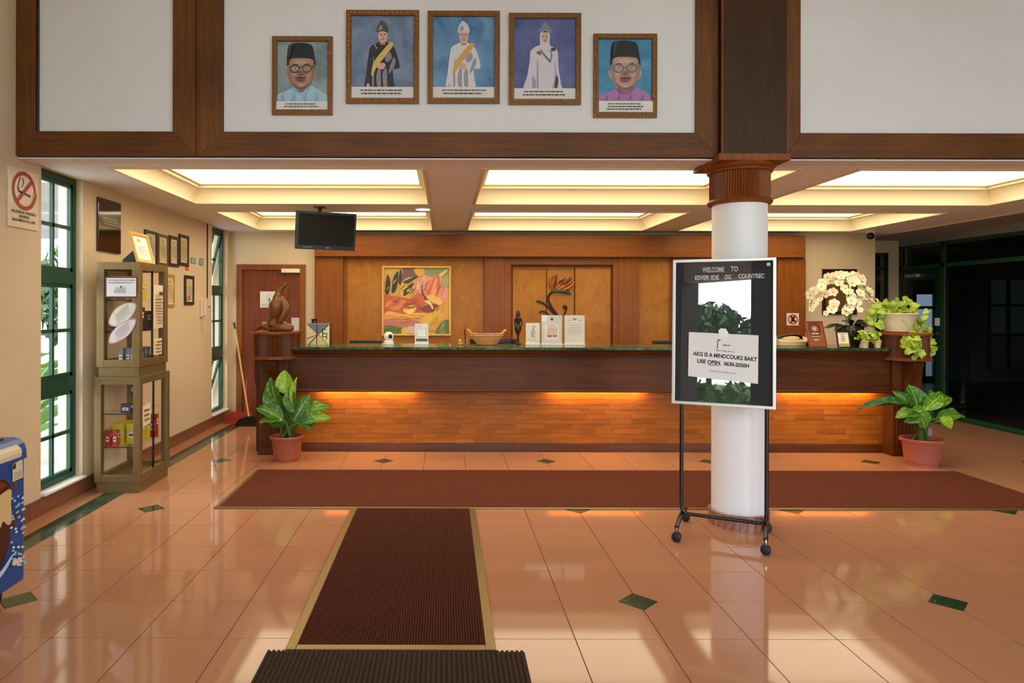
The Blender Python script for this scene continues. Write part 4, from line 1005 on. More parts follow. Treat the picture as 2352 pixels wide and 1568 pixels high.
portrait(1168, 1334, 29, 239, .036, 'portrait of a woman in white robes and veil on a purple blue ground', robe_portrait('4c5a98', ['44528c', '5864a4', '606cac', '3e4c86'], 'd8d4e2', 'a49cb8', 'd8a850', '8a8ea0', 'lady', 5), cap_lines(2, 5, .03, .12), .022, .003, '38467e', '6874b0')
portrait(1363, 1509, 77, 269, .034, 'portrait of a man in black cap and purple satin shirt', head_portrait('3f8ab8', ['3a82b0', '4c96c4', '347aa8'], 'c09a8e', '8a6458', '121214', 'b07cb8', '8a5496', .02, 6, '5a7078'), cap_lines(3, 6, .01, .13), .024, .005, '2a7cac', '58a4cc')
# ================================================================== SIGNS AND FRAMES ON THE LEFT WALL
NS = (4.57, 4.905, 2.055, 2.462)
fr_ns = leftwall(NS[0], NS[2], WLX)
t = thing('no_smoking_sign', 'silver no smoking sign with red ring on the cream wall', 'sign', fr_ns(.17, 0, 0))
MB().prism(rect(0, 0, NS[1] - NS[0], NS[3] - NS[2]), fr_ns, .001, .012).build('plate', plain('sign_plate', (236, 220, 196), .3, metal=.1), t, bevel=.002)
w_, h_ = NS[1] - NS[0], NS[3] - NS[2]
cyc = .64; Rr = .40
L = [('2a2622', [(.3, .60), (.72, .55), (.72, .59), (.3, .64)]), ('5a4a38', [(.26, .66), (.3, .76), (.36, .86), (.39, .85), (.33, .75), (.3, .66)]), ('5a4a38', [(.42, .86), (.48, .84), (.5, .77), (.44, .70), (.4, .69), (.46, .76), (.45, .82)]), ('5a4a38', [(.27, .63), (.31, .68), (.35, .68), (.33, .62)])]
L += [('b8382a', [(a, b) for a, b in q]) for q in ring(.5, cyc, .40, .40 * w_ / h_, .065)] + [('b8382a', [(.22, .45), (.28, .43), (.78, .82), (.72, .85)])]
art('pictogram', t, fr_ns, w_, h_, L, d0=.0125)
for s_, b_, wd in (('BALEDERGAL POKEDEKU', .245, .27), ('DENDENDA', .175, .12), ('BAGI MERGUWA LUPA', .105, .26)):
    text(s_, .026, frame(fr_ns(w_ / 2, b_ * h_, 0), fr_ns.u, fr_ns.v), 'ink', t, width=wd, d=.0128, bold=.001)
fr_p = leftwall(5.74, 1.985, WLX)
t = thing('wall_plaque', 'tall dark glossy plaque on the cream wall above the display cabinet', 'plaque', fr_p(.2, 0, 0))
MB().prism(rect(0, 0, .40, .455), fr_p, .001, .02).build('plate', 'mirror_dark', t, bevel=.004)
art('print', t, fr_p, .40, .455, [('4a3a24', rect(.12, .48, .92, .68))] + lines('a89058', .18, .88, .5, .66, 3, 8), 'print_gloss', d0=.0204)
cert = lambda seed, base='dccba0': [('f0e8d0', rect(0, 0, 1, 1)), (base, rect(.06, .04, .94, .96))] + [('9a8460', ell(.5, .82, .08, .06))] + lines('8a7a60', .14, .9, .2, .72, 9, seed, .3)
def lw_frame(x0, x1, yt, yb, mat, label, fw, seed, base='dccba0', extra=None):
    Y0, Y1 = -WLX * F / (VX - x0), -WLX * F / (VX - x1)
    z1, z0 = EYE + (HY - yt) / F * Y0, EYE + (HY - yb) / F * Y0
    return framed('certificate_frame', label, 'certificate', leftwall(Y0, z0, WLX), Y1 - Y0, z1 - z0, fw, .018, mat, cert(seed, base) + (extra or []), group='certificates on the cream wall')
lw_frame(330, 358, 528, 606, 'wood_blk', 'black framed certificate partly behind the gold frame on the cabinet', .03, 1, 'c8c8a8')
lw_frame(360, 384, 537, 610, 'goldwood', 'brown and gold framed certificate between two black frames', .03, 2)
lw_frame(386, 408, 541, 612, 'wood_blk', 'black framed certificate hung slightly lower than the one beside it', .035, 3)
lw_frame(409, 431, 538, 610, 'wood_blk', 'black framed certificate directly beside the blue stickers', .035, 4, 'd8c090')
lw_frame(380, 398, 630, 706, 'gold', 'narrow gold framed certificate half hidden by the display cabinet', .03, 5, 'd8d0a0')
lw_frame(422, 443, 633, 701, 'wood_blk', 'black framed certificate with red flowers below the row of certificates', .035, 6, 'd8c8a0', [('b8503c', ell(.2, .2, .12, .08)), ('c86a50', ell(.34, .12, .1, .06))])
def wy(x): return -WLX * F / (VX - x)
for k, (xa_, xb_, ya_, yb_, c, lb) in enumerate(((437, 449, 592, 606, '3e8aa0', 'small blue square sticker beside the certificates'), (457, 467, 594, 610, '3e8aa0', 'small blue sticker near the wall cable'), (425, 433, 612, 622, 'd04030', 'small red arrow sticker under the black certificate'))):
    Y0, Y1 = wy(xa_), wy(xb_); z1, z0 = EYE + (HY - ya_) / F * Y0, EYE + (HY - yb_) / F * Y0
    L = [(c, rect(0, 0, 1, 1))] + (lines('e8f0f0', .1, .9, .1, .9, 3, k) if k < 2 else [('f0d8c8', [(.6, .2), (.3, .5), (.6, .8), (.5, .5)])])
    tag(art('wall_sticker', None, leftwall(Y0, z0, WLX + .0015), Y1 - Y0, z1 - z0, L), lb, 'sticker')
# conduit, switch and intercom handset
cy = wy(475)
t = thing('cable_conduit', 'thin dark cable running down the cream wall to a switch', 'cable', (WLX, cy, 1.6))
MB().box(WLX + .001, WLX + .012, cy - .006, cy + .006, 1.62, CZ - .001).build('cable', 'wood_blk', t)
MB().box(WLX + .001, WLX + .02, cy + .02, cy + .12, 1.52, 1.63).build('switch_box', 'switch', t, bevel=.004)
hy = wy(462)
t = thing('intercom', 'cream wall intercom handset with hanging cord', 'intercom', (WLX, hy, 1.4))
MB().box(WLX + .001, WLX + .035, hy - .05, hy + .05, 1.39, 1.60).build('base', 'switch', t, bevel=.008)
MB().box(WLX + .035, WLX + .065, hy - .03, hy + .01, 1.40, 1.59).build('handset', 'switch', t, bevel=.012)
MB().tube(spline([(WLX + .03, hy, 1.39), (WLX + .05, hy + .02, 1.30), (WLX + .04, hy + .01, 1.22), (WLX + .03, hy + .03, 1.30)], 8), .004, 6).build('cord', 'switch', t)
# ================================================================== DISPLAY CABINETS
def cabinet(name, label, x0, x1, y0, y1, z0, z1, shelves, plinth, post=.055):
    t = thing(name, label, 'display cabinet', ((x0 + x1) / 2, (y0 + y1) / 2, z0))
    zb = z0 + plinth
    if plinth: MB().box(x0 + .012, x1 - .012, y0 + .012, y1 - .012, z0, zb).build('plinth', 'bronze', t, bevel=.003)
    for x in (x0, x1 - post):
        for y_ in (y0, y1 - post): MB().box(x, x + post, y_, y_ + post, zb, z1).build('post', 'bronze', t, bevel=.003)
    rz = .06
    for (a, b) in ((zb, zb + rz), (z1 - rz, z1)):
        for y_ in (y0, y1 - post): MB().box(x0 + post, x1 - post, y_ + .002, y_ + post - .002, a, b).build('rail', 'bronze', t, bevel=.003)
        for x in (x0, x1 - post): MB().box(x + .002, x + post - .002, y0 + post, y1 - post, a, b).build('rail', 'bronze', t, bevel=.003)
    MB().box(x0 + .003, x1 - .003, y0 + .003, y1 - .003, zb + .004, zb + .02).build('floor_board', 'bronze', t); MB().box(x0 + .003, x1 - .003, y0 + .003, y1 - .003, z1 - .015, z1 - .002).build('top_board', 'bronze', t)
    MB().box(x0 + post, x1 - post, y0 + .02, y0 + .025, zb + rz, z1 - rz).build('glass_pane', 'glass', t)
    ym = (y0 + y1) / 2
    for (a, b, xx) in ((y0 + post, ym + .01, x1 - .03), (ym - .01, y1 - post, x1 - .022)): MB().box(xx, xx + .005, a, b, zb + rz, z1 - rz).build('sliding_pane', 'glass', t)
    MB().box(x1 - .026, x1 - .012, ym - .006, ym + .006, zb + rz, z1 - rz).build('meeting_strip', 'black', t)
    MB().box(x0 + .006, x0 + .012, y0 + post, y1 - post, zb + rz, z1 - rz).build('back_panel', 'cream', t)
    for z in shelves: MB().box(x0 + .02, x1 - .04, y0 + .03, y1 - .03, z, z + .008).build('shelf', 'glass', t); MB().box(x0 + .02, x1 - .04, y0 + .03, y0 + .036, z, z + .008).build('shelf_edge', T['green_dark'], t)
    return t
cx0, cx1, cy0, cy1 = -2.84, -2.47, 5.52, 6.12
lo = cabinet('display_cabinet', 'bronze framed glass display cabinet standing on the floor', cx0, cx1, cy0, cy1, 0, .94, (.362, .632), .085)
tag(MB().box(cx0 + .025, cx1 - .02, cy0 + .02, cy1 - .03, .9402, 1.02).build('cabinet_riser', 'bronze', bevel=.004), 'bronze riser block between the two display cabinets', 'plinth')
hi = cabinet('display_vitrine', 'bronze framed glass vitrine with posters stacked on the lower cabinet', cx0 + .012, cx1 - .01, cy0 + .01, cy1 - .02, 1.0202, 1.875, (1.30, 1.56), 0.0, .06)
fc = facing(0, cy0 + .0195, 0)
def onfront(x0, x1, y0, y1): return facing(pX(x0, cy0), cy0 + .0095, pZ(y1, cy0)), pX(x1, cy0) - pX(x0, cy0), pZ(y0, cy0) - pZ(y1, cy0)
f_, w_, h_ = onfront(240, 314, 637, 685)
t = thing('hours_card', 'white printed card in maroon border on the vitrine glass', 'card', f_(w_ / 2, 0, 0))
MB().prism(rect(0, 0, w_, h_), f_, 0.0, .003).build('backing', plain('maroon_card', (104, 34, 52), .5), t)
art('print', t, f_, w_, h_, [('e6e8ea', rect(.05, .06, .97, .94))] + lines('8a8a90', .08, .95, .66, .9, 2, 4) + lines('7a7a80', .3, .75, .22, .5, 3, 6) + [('4a4a50', ell(.52, .52, .03, .04))], d0=.0033)
for k, (pts, c, c2, lb) in enumerate((([(248, 742), (262, 712), (290, 697), (311, 699), (308, 718), (288, 742), (262, 752)], 'd8d4c8', 'b8a888', 'upper feather shaped leaflet on the vitrine glass'), ([(249, 789), (255, 765), (280, 742), (309, 733), (311, 745), (296, 770), (268, 788)], 'd8ccd0', 'd08a8c', 'lower pink tipped feather leaflet on the vitrine glass'))):
    sp = smoothpts([(pX(a, cy0), pZ(b, cy0)) for a, b in pts], 6); f_ = facing(0, cy0 + .0095, 0)
    cxm, czm = sum(a for a, b in sp) / len(sp), sum(b for a, b in sp) / len(sp)
    L = [(c2, sp), (c, [(cxm + (a - cxm) * .9, czm + (b - czm) * .9) for a, b in sp])]
    for q in range(7):
        o = (q - 3) * .011
        L.append(('8c8880', [(cxm - .055 - o * .3, czm - .05 + o), (cxm + .05 - o * .3, czm + .045 + o), (cxm + .05 - o * .3, czm + .049 + o), (cxm - .055 - o * .3, czm - .046 + o)]))
    tag(art('leaflet', None, f_, 1, 1, L, d0=.001 + .002 * k), lb, 'leaflet')
fs_ = lambda x, y: None
def onside(y0, y1, z0, z1): return leftwall(y0, z0, cx1 - .0095), y1 - y0, z1 - z0
for k, (y0, y1, z0, z1, lb) in enumerate(((5.80, 5.99, 1.33, 1.70, 'long cream price list on the side of the vitrine'), (5.82, 5.97, 1.10, 1.24, 'small cream notice low on the side of the vitrine'))):
    f_, w_, h_ = onside(y0, y1, z0, z1)
    tag(art('price_list', None, f_, w_, h_, [('ecd8b8', rect(0, 0, 1, 1))] + lines('7a6a58', .12, .92, .08, .7, 9 if k == 0 else 3, 3 + k) + [('5a4a40', rect(.25, .76, .85, .84))]), lb, 'notice')
f_, w_, h_ = leftwall(5.60, .52, cx1 - .014), .16, .19
tag(art('side_notice', None, f_, w_, h_, [('ecdcc0', [(.05, 0), (1, .1), (.95, 1), (0, .9)])] + lines('6a5a4a', .15, .85, .2, .8, 3, 9)), 'tilted white note on the side glass of the lower cabinet', 'notice')
# goods in the cabinets
def goods(name, label, cat, boxes, mat, group=None, cap=None):
    for (x, y_, z, a, b, h) in boxes:
        t = thing(name, label, cat, (x, y_, z), group=group)
        MB().box(x - a / 2, x + a / 2, y_ - b / 2, y_ + b / 2, z + .0005, z + h).build('box', mat, t, bevel=.003)
        art('front_print', t, facing(x - a / 2, y_ - b / 2 - .0006, z), a, h, [('e8e0d0', rect(.2, .3, .8, .6)), ('50402c', rect(.28, .4, .72, .5))])
        art('side_print', t, leftwall(y_ - b / 2, z, x + a / 2 + .0006), b, h, [('e8e0d0', rect(.2, .55, .8, .8)), ('50402c', rect(.28, .64, .72, .7))])
goods('red_carton', 'red carton standing on the middle shelf of the lower cabinet', 'box', [(-2.76, 5.60, .37, .04, .05, .13), (-2.70, 5.60, .37, .035, .05, .13), (-2.56, 6.0, .37, .06, .05, .2)], 'red_pack', 'red cartons in the lower cabinet')
goods('yellow_carton', 'yellow carton standing on the middle shelf of the lower cabinet', 'box', [(-2.72, 5.70, .37, .1, .06, .17), (-2.61, 5.70, .37, .08, .06, .17), (-2.60, 5.80, .37, .08, .07, .18), (-2.60, 5.89, .37, .08, .07, .18), (-2.72, 5.83, .37, .1, .08, .17)], 'yellow_pack', 'yellow cartons in the lower cabinet')
goods('navy_box', 'small dark blue patterned box on the top shelf of the lower cabinet', 'box', [(-2.62, 5.62, .64, .08, .06, .075)], 'navy')
tag(art('blue_leaflet', None, facing(-2.785, 6.05, .72), .075, .13, [('3a6a90', rect(0, 0, 1, 1)), ('c8c0a0', rect(0, .3, 1, .6)), ('2a3a50', rect(.3, .4, .6, .5))]), 'blue leaflet at the back of the lower cabinet', 'leaflet')
goods('paperback', 'pale book standing on the upper shelf of the vitrine', 'book', [(-2.76 + .055 * k, 5.74, 1.568, .045, .13, .2) for k in range(4)] , 'book', 'books in the vitrine')
goods('dark_case', 'dark case on the middle shelf of the vitrine', 'box', [(-2.72, 5.75, 1.308, .12, .1, .15), (-2.58, 5.68, 1.308, .1, .14, .2), (-2.58, 5.86, 1.308, .08, .12, .17)], 'darkpic', 'cases in the vitrine')
goods('disc_case', 'grey disc case standing at the bottom of the vitrine', 'disc case', [(-2.66 + .05 * k, 5.66 + .02 * (k % 2), 1.0402, .04, .14, .13) for k in range(3)] + [(-2.58, 5.82, 1.0402, .06, .05, .13), (-2.58, 5.88, 1.0402, .06, .05, .13)], 'ink_grey', 'disc cases in the vitrine')
goods('fruit_pack', 'yellow and red picture pack on the upper shelf of the vitrine', 'box', [(-2.535, 5.70, 1.568, .03, .1, .14)], 'yellow_pack')
# gold frame leaning on top, its dark easel back behind it
def leaning(name, label, cat, base, u, lean, W, H, fw, fmat, layers, depth=.018, mat='print', stand=True):
    u = Vector(u).normalized(); nrm = u.cross(Vector((0, 0, 1))); v = (Vector((0, 0, 1)) * math.cos(lean) - nrm * math.sin(lean)).normalized()
    fr = frame(Vector(base) - u * W / 2, u, v)
    t = thing(name, label, cat, base)
    mb = MB()
    for pts in ([(0, 0), (W, 0), (W - fw, fw), (fw, fw)], [(W, 0), (W, H), (W - fw, H - fw), (W - fw, fw)], [(W, H), (0, H), (fw, H - fw), (W - fw, H - fw)], [(0, H), (0, 0), (fw, fw), (fw, H - fw)]): mb.prism(pts, fr, -depth, 0)
    mb.prism(rect(fw * .9, fw * .9, W - fw * .9, H - fw * .9), fr, -depth, -depth * .7)
    mb.build('frame', fmat, t, bevel=.003)
    art('print', t, frame(fr(fw * .95, fw * .95, -depth * .65), u, v), W - 1.9 * fw, H - 1.9 * fw, layers, mat)
    if stand:
        a = fr(W / 2, H * .75, -depth); b = Vector((a.x, a.y, base[2])) - fr.n.cross(Vector((0, 0, 0))) ; back = Vector((fr.n.x, fr.n.y, 0)).normalized()
        foot = Vector(base) - back * (H * .55); foot.z = base[2] + .003
        MB().prism([(-W * .12, 0), (W * .12, 0), (W * .08, 1), (-W * .08, 1)], (lambda a_, b_, d_: foot.lerp(a, b_) + u * a_ + back * d_), -.002, .002).build('easel_back', 'wood_blk', t)
    return t
leaning('award_frame', 'gold framed award leaning on top of the display cabinet', 'award', (-2.495, 5.71, 1.879), (0, 1, 0), .27, .33, .262, .026, 'gold', [('f4efdf', rect(0, 0, 1, 1)), ('fffdf4', rect(.08, .06, .92, .94)), ('c8a868', ell(.4, .8, .10, .08))] + lines('b8a080', .2, .8, .15, .6, 5, 12, .25), stand=False)
t = thing('dark_box', 'dark brown wedge shaped stand behind the gold award frame', 'stand', (-2.64, 5.73, 1.876))
MB().prism([(-2.70, .0012), (-2.70, .03), (-2.60, .118), (-2.575, .10), (-2.575, .0012)], frame((0, 5.70, 1.875), (1, 0, 0), (0, 0, 1)), -.06, 0).build('wedge', 'wood_blk', t, bevel=.002)
# ================================================================== FREEZER
FX, F0, F1 = -2.20, 2.05, 3.57
fz_ = thing('ice_cream_freezer', 'blue ice cream chest freezer with cream bumper and dessert picture', 'freezer', (-2.52, 2.8, 0))
MB().box(-2.88, FX, F0, F1, .085, .74).build('body', 'blue', fz_, bevel=.012)
MB().prism([(-2.88, .72), (-2.88, .80), (-2.86, .825), (-2.83, .83), (-2.26, .83), (-2.225, .822), (-2.203, .80), (-2.192, .765), (-2.19, .72)], frame((0, F0 - .01, 0), (1, 0, 0), (0, 0, 1)), -(F1 - F0 + .015), 0).build('rim', 'blue_rim', fz_, bevel=.012)
MB().prism([(-2.205, .735), (-2.205, .805), (-2.196, .80), (-2.18, .785), (-2.174, .765), (-2.178, .74)], frame((0, F0, 0), (1, 0, 0), (0, 0, 1)), -(F1 - F0 - .06), 0).build('bumper', 'freezer_cream', fz_, bevel=.006)
MB().box(-2.80, -2.26, F0 + .08, F1 - .08, .828, .838).build('glass_lid', 'carglass', fz_)
ff_ = leftwall(F0, .085, FX + .0006); Wf, Hf = F1 - F0, .655
def fa(y_, z): return ((y_ - F0) / Wf, (z - .085) / Hf)
fy_ = lambda q: 2.20 * F / (VX - q)
def fpt(x, y_): Y = fy_(x); return fa(Y, pZ(y_, Y))
L = [('124e96', [fa(F0 + .02, .1), fa(F1 - .02, .1), fa(F1 - .02, .3), fa(F0 + .02, .45)])]
L += [sm('4a2010', [fpt(-60, 1230), fpt(-40, 1120), fpt(0, 1103), fpt(18, 1108), fpt(28, 1128), fpt(28, 1180), fpt(24, 1240), fpt(10, 1290), fpt(-10, 1320), fpt(-40, 1330)]),
      sm('7a3c1c', [fpt(-30, 1135), fpt(0, 1112), fpt(15, 1116), fpt(5, 1125), fpt(-10, 1140)]), sm('e8c890', [fpt(-40, 1170), fpt(-10, 1150), fpt(5, 1136), fpt(26, 1126), fpt(26, 1160), fpt(28, 1195), fpt(20, 1208), fpt(8, 1200), fpt(0, 1215), fpt(-20, 1212)]),
      sm('8a3a24', [fpt(33, 1110), fpt(38, 1108), fpt(39, 1125), fpt(34, 1128)]), sm('6a2c20', [fpt(30, 1200), fpt(42, 1170), fpt(38, 1200), fpt(32, 1215)])]
rr = random.Random(5)
for _ in range(46):
    xq, yq = rr.uniform(26, 54), rr.uniform(1140, 1300)
    L.append(('a8cce8' if rr.random() < .7 else 'e4eef8', smoothpts([fpt(xq - 4, yq + 1), fpt(xq, yq - 4), fpt(xq + 3, yq - 1), fpt(xq, yq + 2)], 3)))
L += [sm('c8dcf0', [fpt(-30, 1345), fpt(0, 1310), fpt(20, 1280), fpt(26, 1275), fpt(12, 1306), fpt(-10, 1335)]), ('e8dcc4', [fpt(24, 1290), fpt(44, 1281), fpt(48, 1292), fpt(26, 1302)])]
art('side_print', fz_, ff_, Wf, Hf, L)
art('label_sticker', fz_, ff_, Wf, Hf, [('e6dcc2', [fpt(27, 1069), fpt(51, 1055), fpt(52, 1098), fpt(28, 1109)]), ('2a2620', [fpt(28, 1070), fpt(35, 1066), fpt(35, 1078), fpt(28, 1081)])] + [('8a8478', [fpt(31, 1090 + 4 * k), fpt(49, 1081 + 4 * k), fpt(49, 1082.3 + 4 * k), fpt(31, 1091.3 + 4 * k)]) for k in range(4)], d0=.004)
for x, y_ in ((-2.27, F1 - .14), (-2.27, F0 + .14), (-2.8, F1 - .14), (-2.8, F0 + .14)):
    MB().tube([(x - .018, y_, .042), (x + .018, y_, .042)], .04, 18).build('caster', 'rubber', fz_, smooth=True)
    MB().box(x - .025, x + .025, y_ - .02, y_ + .02, .06, .088).build('caster_fork', 'black_metal', fz_)
# ================================================================== SIGN STAND
st = thing('sign_stand', 'wheeled black sign stand with framed welcome letterboard before the column', 'sign stand', (1.847, 4.52, 0), -.459)
WB, HB, ZB = .632, .968, .872
tilt = math.radians(2.6)
fs = frame((-WB / 2, -.085, ZB), (1, 0, 0), (0, math.sin(tilt), math.cos(tilt)))
def loc(mb, name, mat, **k): return mb.build(name, mat, st, world=False, **k)
fw = .02; m = MB()
for pts in ([(0, 0), (WB, 0), (WB - fw, fw), (fw, fw)], [(WB, 0), (WB, HB), (WB - fw, HB - fw), (WB - fw, fw)], [(WB, HB), (0, HB), (fw, HB - fw), (WB - fw, HB - fw)], [(0, HB), (0, 0), (fw, fw), (fw, HB - fw)]): m.prism(pts, fs, -.05, .004)
bo = loc(m, 'board_frame', 'silver', bevel=.003)
m = MB().prism(rect(fw, fw, WB - fw, HB - fw), fs, -.045, -.018)
n = 78; hb = (HB - 2 * fw) / n
for i in range(n): m.prism(rect(fw, fw + (i + .12) * hb, WB - fw, fw + (i + .88) * hb), fs, -.018, -.0155)
loc(m, 'letterboard', 'board')
loc(MB().prism(rect(fw - .003, fw - .003, WB - fw + .003, HB - fw + .003), fs, -.007, -.004), 'cover_glass', 'sign_glass')
sf = lambda a, b: frame(fs(a, b, 0), fs.u, fs.v)
for s_, a, b, sz, wd in (('WELCOME', .255, .882, .046, .135), ('TO', .385, .885, .046, .045), ('ESVER IDE', .215, .832, .04, .15), ('OG', .345, .834, .04, .04), ('COUNTREC', .485, .838, .04, .155)):
    text(s_, sz, sf(a, b), 'letter_white', st, world=False, width=wd, d=-.0145, bold=.0014)
loc(MB().lathe([(.0, .0), (.012, .0), (.012, .006), (0, .006)], (0, 0, 0), 16), 'lock', 'chrome')
lk = st.children[-1]; lk.location = fs(WB - .045, HB - .045, .003); lk.rotation_euler = (PI / 2, 0, 0)
t = thing('paper_notice', 'white paper notice with black lettering taped on the letterboard glass', 'notice', (1.847, 4.52, 0), -.459)
nq = [(.104, .188), (.528, .158), (.530, .468), (.106, .482)]
MB().prism(nq, fs, -.0036, -.0028).build('sheet', 'paper', t, world=False)
nu = (Vector((nq[1][0] - nq[0][0], nq[1][1] - nq[0][1]))).normalized()
ur = fs.u * nu.x + fs.v * nu.y; vr = fs.v * nu.x - fs.u * nu.y
nf = lambda a, b: frame(fs(nq[0][0], nq[0][1], 0) + ur * a + vr * b, ur, vr)
for s_, a, b, sz, wd, mt, bo_ in (('AKG IS A MINDCOUKS BAKT', .214, .142, .036, .39, 'ink', .0014), ('USE', .075, .096, .034, .055, 'ink', .0014), ('OPSN.', .155, .096, .034, .085, 'ink', .0014), ('0630-2030H', .29, .096, .034, .15, 'ink', .0014)):
    text(s_, sz, nf(a, b), mt, t, world=False, width=wd, d=-.0024, bold=bo_)
art('fine_print', t, nf(0, 0), .424, .30, [('4a5058', rect(.27, .29, .44, .305))] + lines('8e969c', .44, .66, .72, .80, 1, 5) + lines('9aa0a6', .36, .66, .60, .66, 1, 7) + [('60666c', rect(.385, .66, .40, .86)), ('60666c', rect(.385, .84, .43, .87))] + lines('b0b8be', .3, .8, .14, .2, 1, 8), world=False, d0=-.0026)
MB().prism([(.295, .468), (.315, .445), (.345, .452), (.352, .48), (.335, .508), (.305, .51), (.29, .495)], fs, -.0026, -.0012).build('tape', 'letter_white', t, world=False)
rT = .0135
def arc(c, r, a0, a1, n=6): return [(c[0] + r * math.cos(a0 + (a1 - a0) * i / n), 0.0, c[1] + r * math.sin(a0 + (a1 - a0) * i / n)) for i in range(n + 1)]
pth = [(-.262, .0, ZB + .3)] + arc((-.262 + .05, .17), .05, PI, 1.5 * PI) + arc((.262 - .05, .17), .05, 1.5 * PI, 2 * PI) + [(.262, 0, ZB + .3)]
loc(MB().tube(pth, rT, 10), 'tube_frame', 'black_metal', smooth=True)
for sx in (-1, 1):
    x = sx * .262
    loc(MB().tube([(x, -.235, .088), (x, -.05, .112), (x, .05, .112), (x, .235, .088)], .0145, 10), 'foot_bar', 'black_metal', smooth=True)
    for sy in (-1, 1):
        y_ = sy * .235
        loc(MB().tube([(x, y_, .06), (x, y_, .092)], .008, 8), 'caster_stem', 'chrome')
        loc(MB().tube([(x, y_ - .026, .031), (x, y_ - .019, .031), (x, y_ + .009, .031), (x, y_ + .016, .031)], [.02, .0305, .0305, .02], 18), 'caster', 'rubber', smooth=True)
        loc(MB().box(x - .012, x + .012, y_ - .028, y_ + .018, .056, .068), 'caster_fork', 'black_metal', bevel=.004)
# ================================================================== CEILING THINGS
tv = thing('hanging_tv', 'black flat television hung from the ceiling on a pole', 'television', (-1.30, 7.02, CZ))
u = Vector((.905, .425, 0)); nz_ = Vector((.425, -.905, 0)); lean = math.radians(8)
v = (Vector((0, 0, 1)) * math.cos(lean) + nz_ * math.sin(lean)).normalized()
c0 = px(678, 572, 6.88); ft_ = frame(c0, u, v); TW, TH = .625, .385
MB().prism(rect(0, 0, TW, TH), ft_, -.05, -.004).build('case', 'black', tv, bevel=.008)
m = MB(); bz = .026
for pts in ([(0, 0), (TW, 0), (TW - bz, bz * 1.6), (bz, bz * 1.6)], [(TW, 0), (TW, TH), (TW - bz, TH - bz), (TW - bz, bz * 1.6)], [(TW, TH), (0, TH), (bz, TH - bz), (TW - bz, TH - bz)], [(0, TH), (0, 0), (bz, bz * 1.6), (bz, TH - bz)]): m.prism(pts, ft_, -.006, .004)
m.build('bezel', 'black', tv, bevel=.002)
MB().prism(rect(bz - .002, bz, TW - bz + .002, TH - bz + .002), ft_, -.004, -.001).build('screen', plain('tv_screen', (14, 11, 8), .5, spec=.25), tv)
art('logo', tv, ft_, TW, TH, [('8a8a8a', rect(.50, .045, .56, .07)), ('5a6a7a', rect(.12, .05, .28, .07))], d0=.0045)
pc = ft_(TW * .42, TH * .6, -.07)
MB().tube([pc, (pc.x, pc.y, CZ)], .017, 12).build('pole', 'black_metal', tv, smooth=True)
MB().obox(ft_(TW * .42, TH * .55, -.06), u * .09, v * .07, ft_.n * .018).build('bracket', 'black_metal', tv)
MB().box(pc.x - .06, pc.x + .06, pc.y - .06, pc.y + .06, CZ - .008, CZ).build('ceiling_plate', 'black_metal', tv)
t = thing('downlight', 'small round glowing downlight between the ceiling coffers', 'ceiling light', (-.23, 7.05, CZ))
MB().lathe([(.085, 0), (.095, -.006), (.095, -.016), (.075, -.018), (.075, -.012)], (-.23, 7.05, CZ), 28).build('trim_ring', 'offwhite', t, smooth=True)
MB().lathe([(0, -.0125), (.076, -.0125)], (-.23, 7.05, CZ), 28).build('lens', 'downlight', t)
t = thing('dome_camera', 'small black and white dome camera in the ceiling corner', 'camera', (5.60, 9.0, CZ))
MB().tube([(5.62, 9.0, CZ), (5.61, 8.99, CZ - .05)], [.06, .045], 16).build('mount', 'offwhite', t, smooth=True)
MB().ball((5.60, 8.97, CZ - .075), .048, 16).build('dome', 'black', t, smooth=True)
# ================================================================== ON THE COUNTER
OZ = CT + .0006
def P0(x, Y): return Vector((pX(x, Y), Y, OZ))
# carved driftwood bird on the left pedestal
PT = 1.2625
bd = thing('driftwood_bird', 'carved driftwood bird sculpture on the fluted pedestal', 'sculpture', (-1.74, 6.98, PT))
SY = 6.98
def sc(pts, k=4, n=12, flat=.8, jit=.0, seed=1):
    P = spline([px(a, b, SY + d) for a, b, r, d in pts], k); rs = []; N = len(pts)
    for i in range(N - 1):
        for q in range(k): rs.append((pts[i][2] * (1 - q / k) + pts[i + 1][2] * q / k) / F * SY)
    rs.append(pts[-1][2] / F * SY)
    m = MB().tube(P, rs, n, flat=flat); rr = random.Random(seed)
    if jit:
        for v_ in m.v: v_ += Vector((rr.uniform(-1, 1), rr.uniform(-1, 1), rr.uniform(-1, 1))) * jit
    return m
dz = Vector((0, 0, PT - pZ(759, SY)))
def bb_(m, name):
    for v_ in m.v:
        v_ += dz
        v_.z = max(v_.z, PT + .001)
    return m.build(name, 'carved', bd, smooth='all')
bb_(sc([(581, 757, 3, 0), (592, 752, 5, 0), (603, 744, 8, 0), (613, 748, 11, .02), (630, 750, 13, .02), (648, 748, 14, 0), (662, 751, 12, 0), (673, 748, 7, 0)], jit=.007), 'log_base')
bb_(sc([(626, 746, 13, 0), (630, 730, 12, 0), (633, 716, 15, -.01), (636, 702, 19, -.01), (640, 690, 17, 0), (639, 678, 11, 0), (641, 669, 8, 0), (647, 660, 6, 0), (654, 652, 4, 0), (661, 647, 1.5, 0)], jit=.007, seed=2), 'body')
bb_(sc([(643, 738, 5, -.05), (652, 722, 8, -.05), (657, 706, 10, -.04), (652, 693, 8, -.03), (643, 686, 4, -.02)], jit=.003, seed=3), 'wing')
bb_(sc([(655, 702, 3, -.05), (664, 703, 1.2, -.05)], n=6), 'beak')
bb_(sc([(648, 672, 3, 0), (654, 668, 2, 0), (659, 655, 1, 0)], n=6), 'twig'); bb_(sc([(616, 744, 2, -.04), (615, 733, 2.2, -.04), (617, 729, 1.2, -.04)], n=6), 'twig')
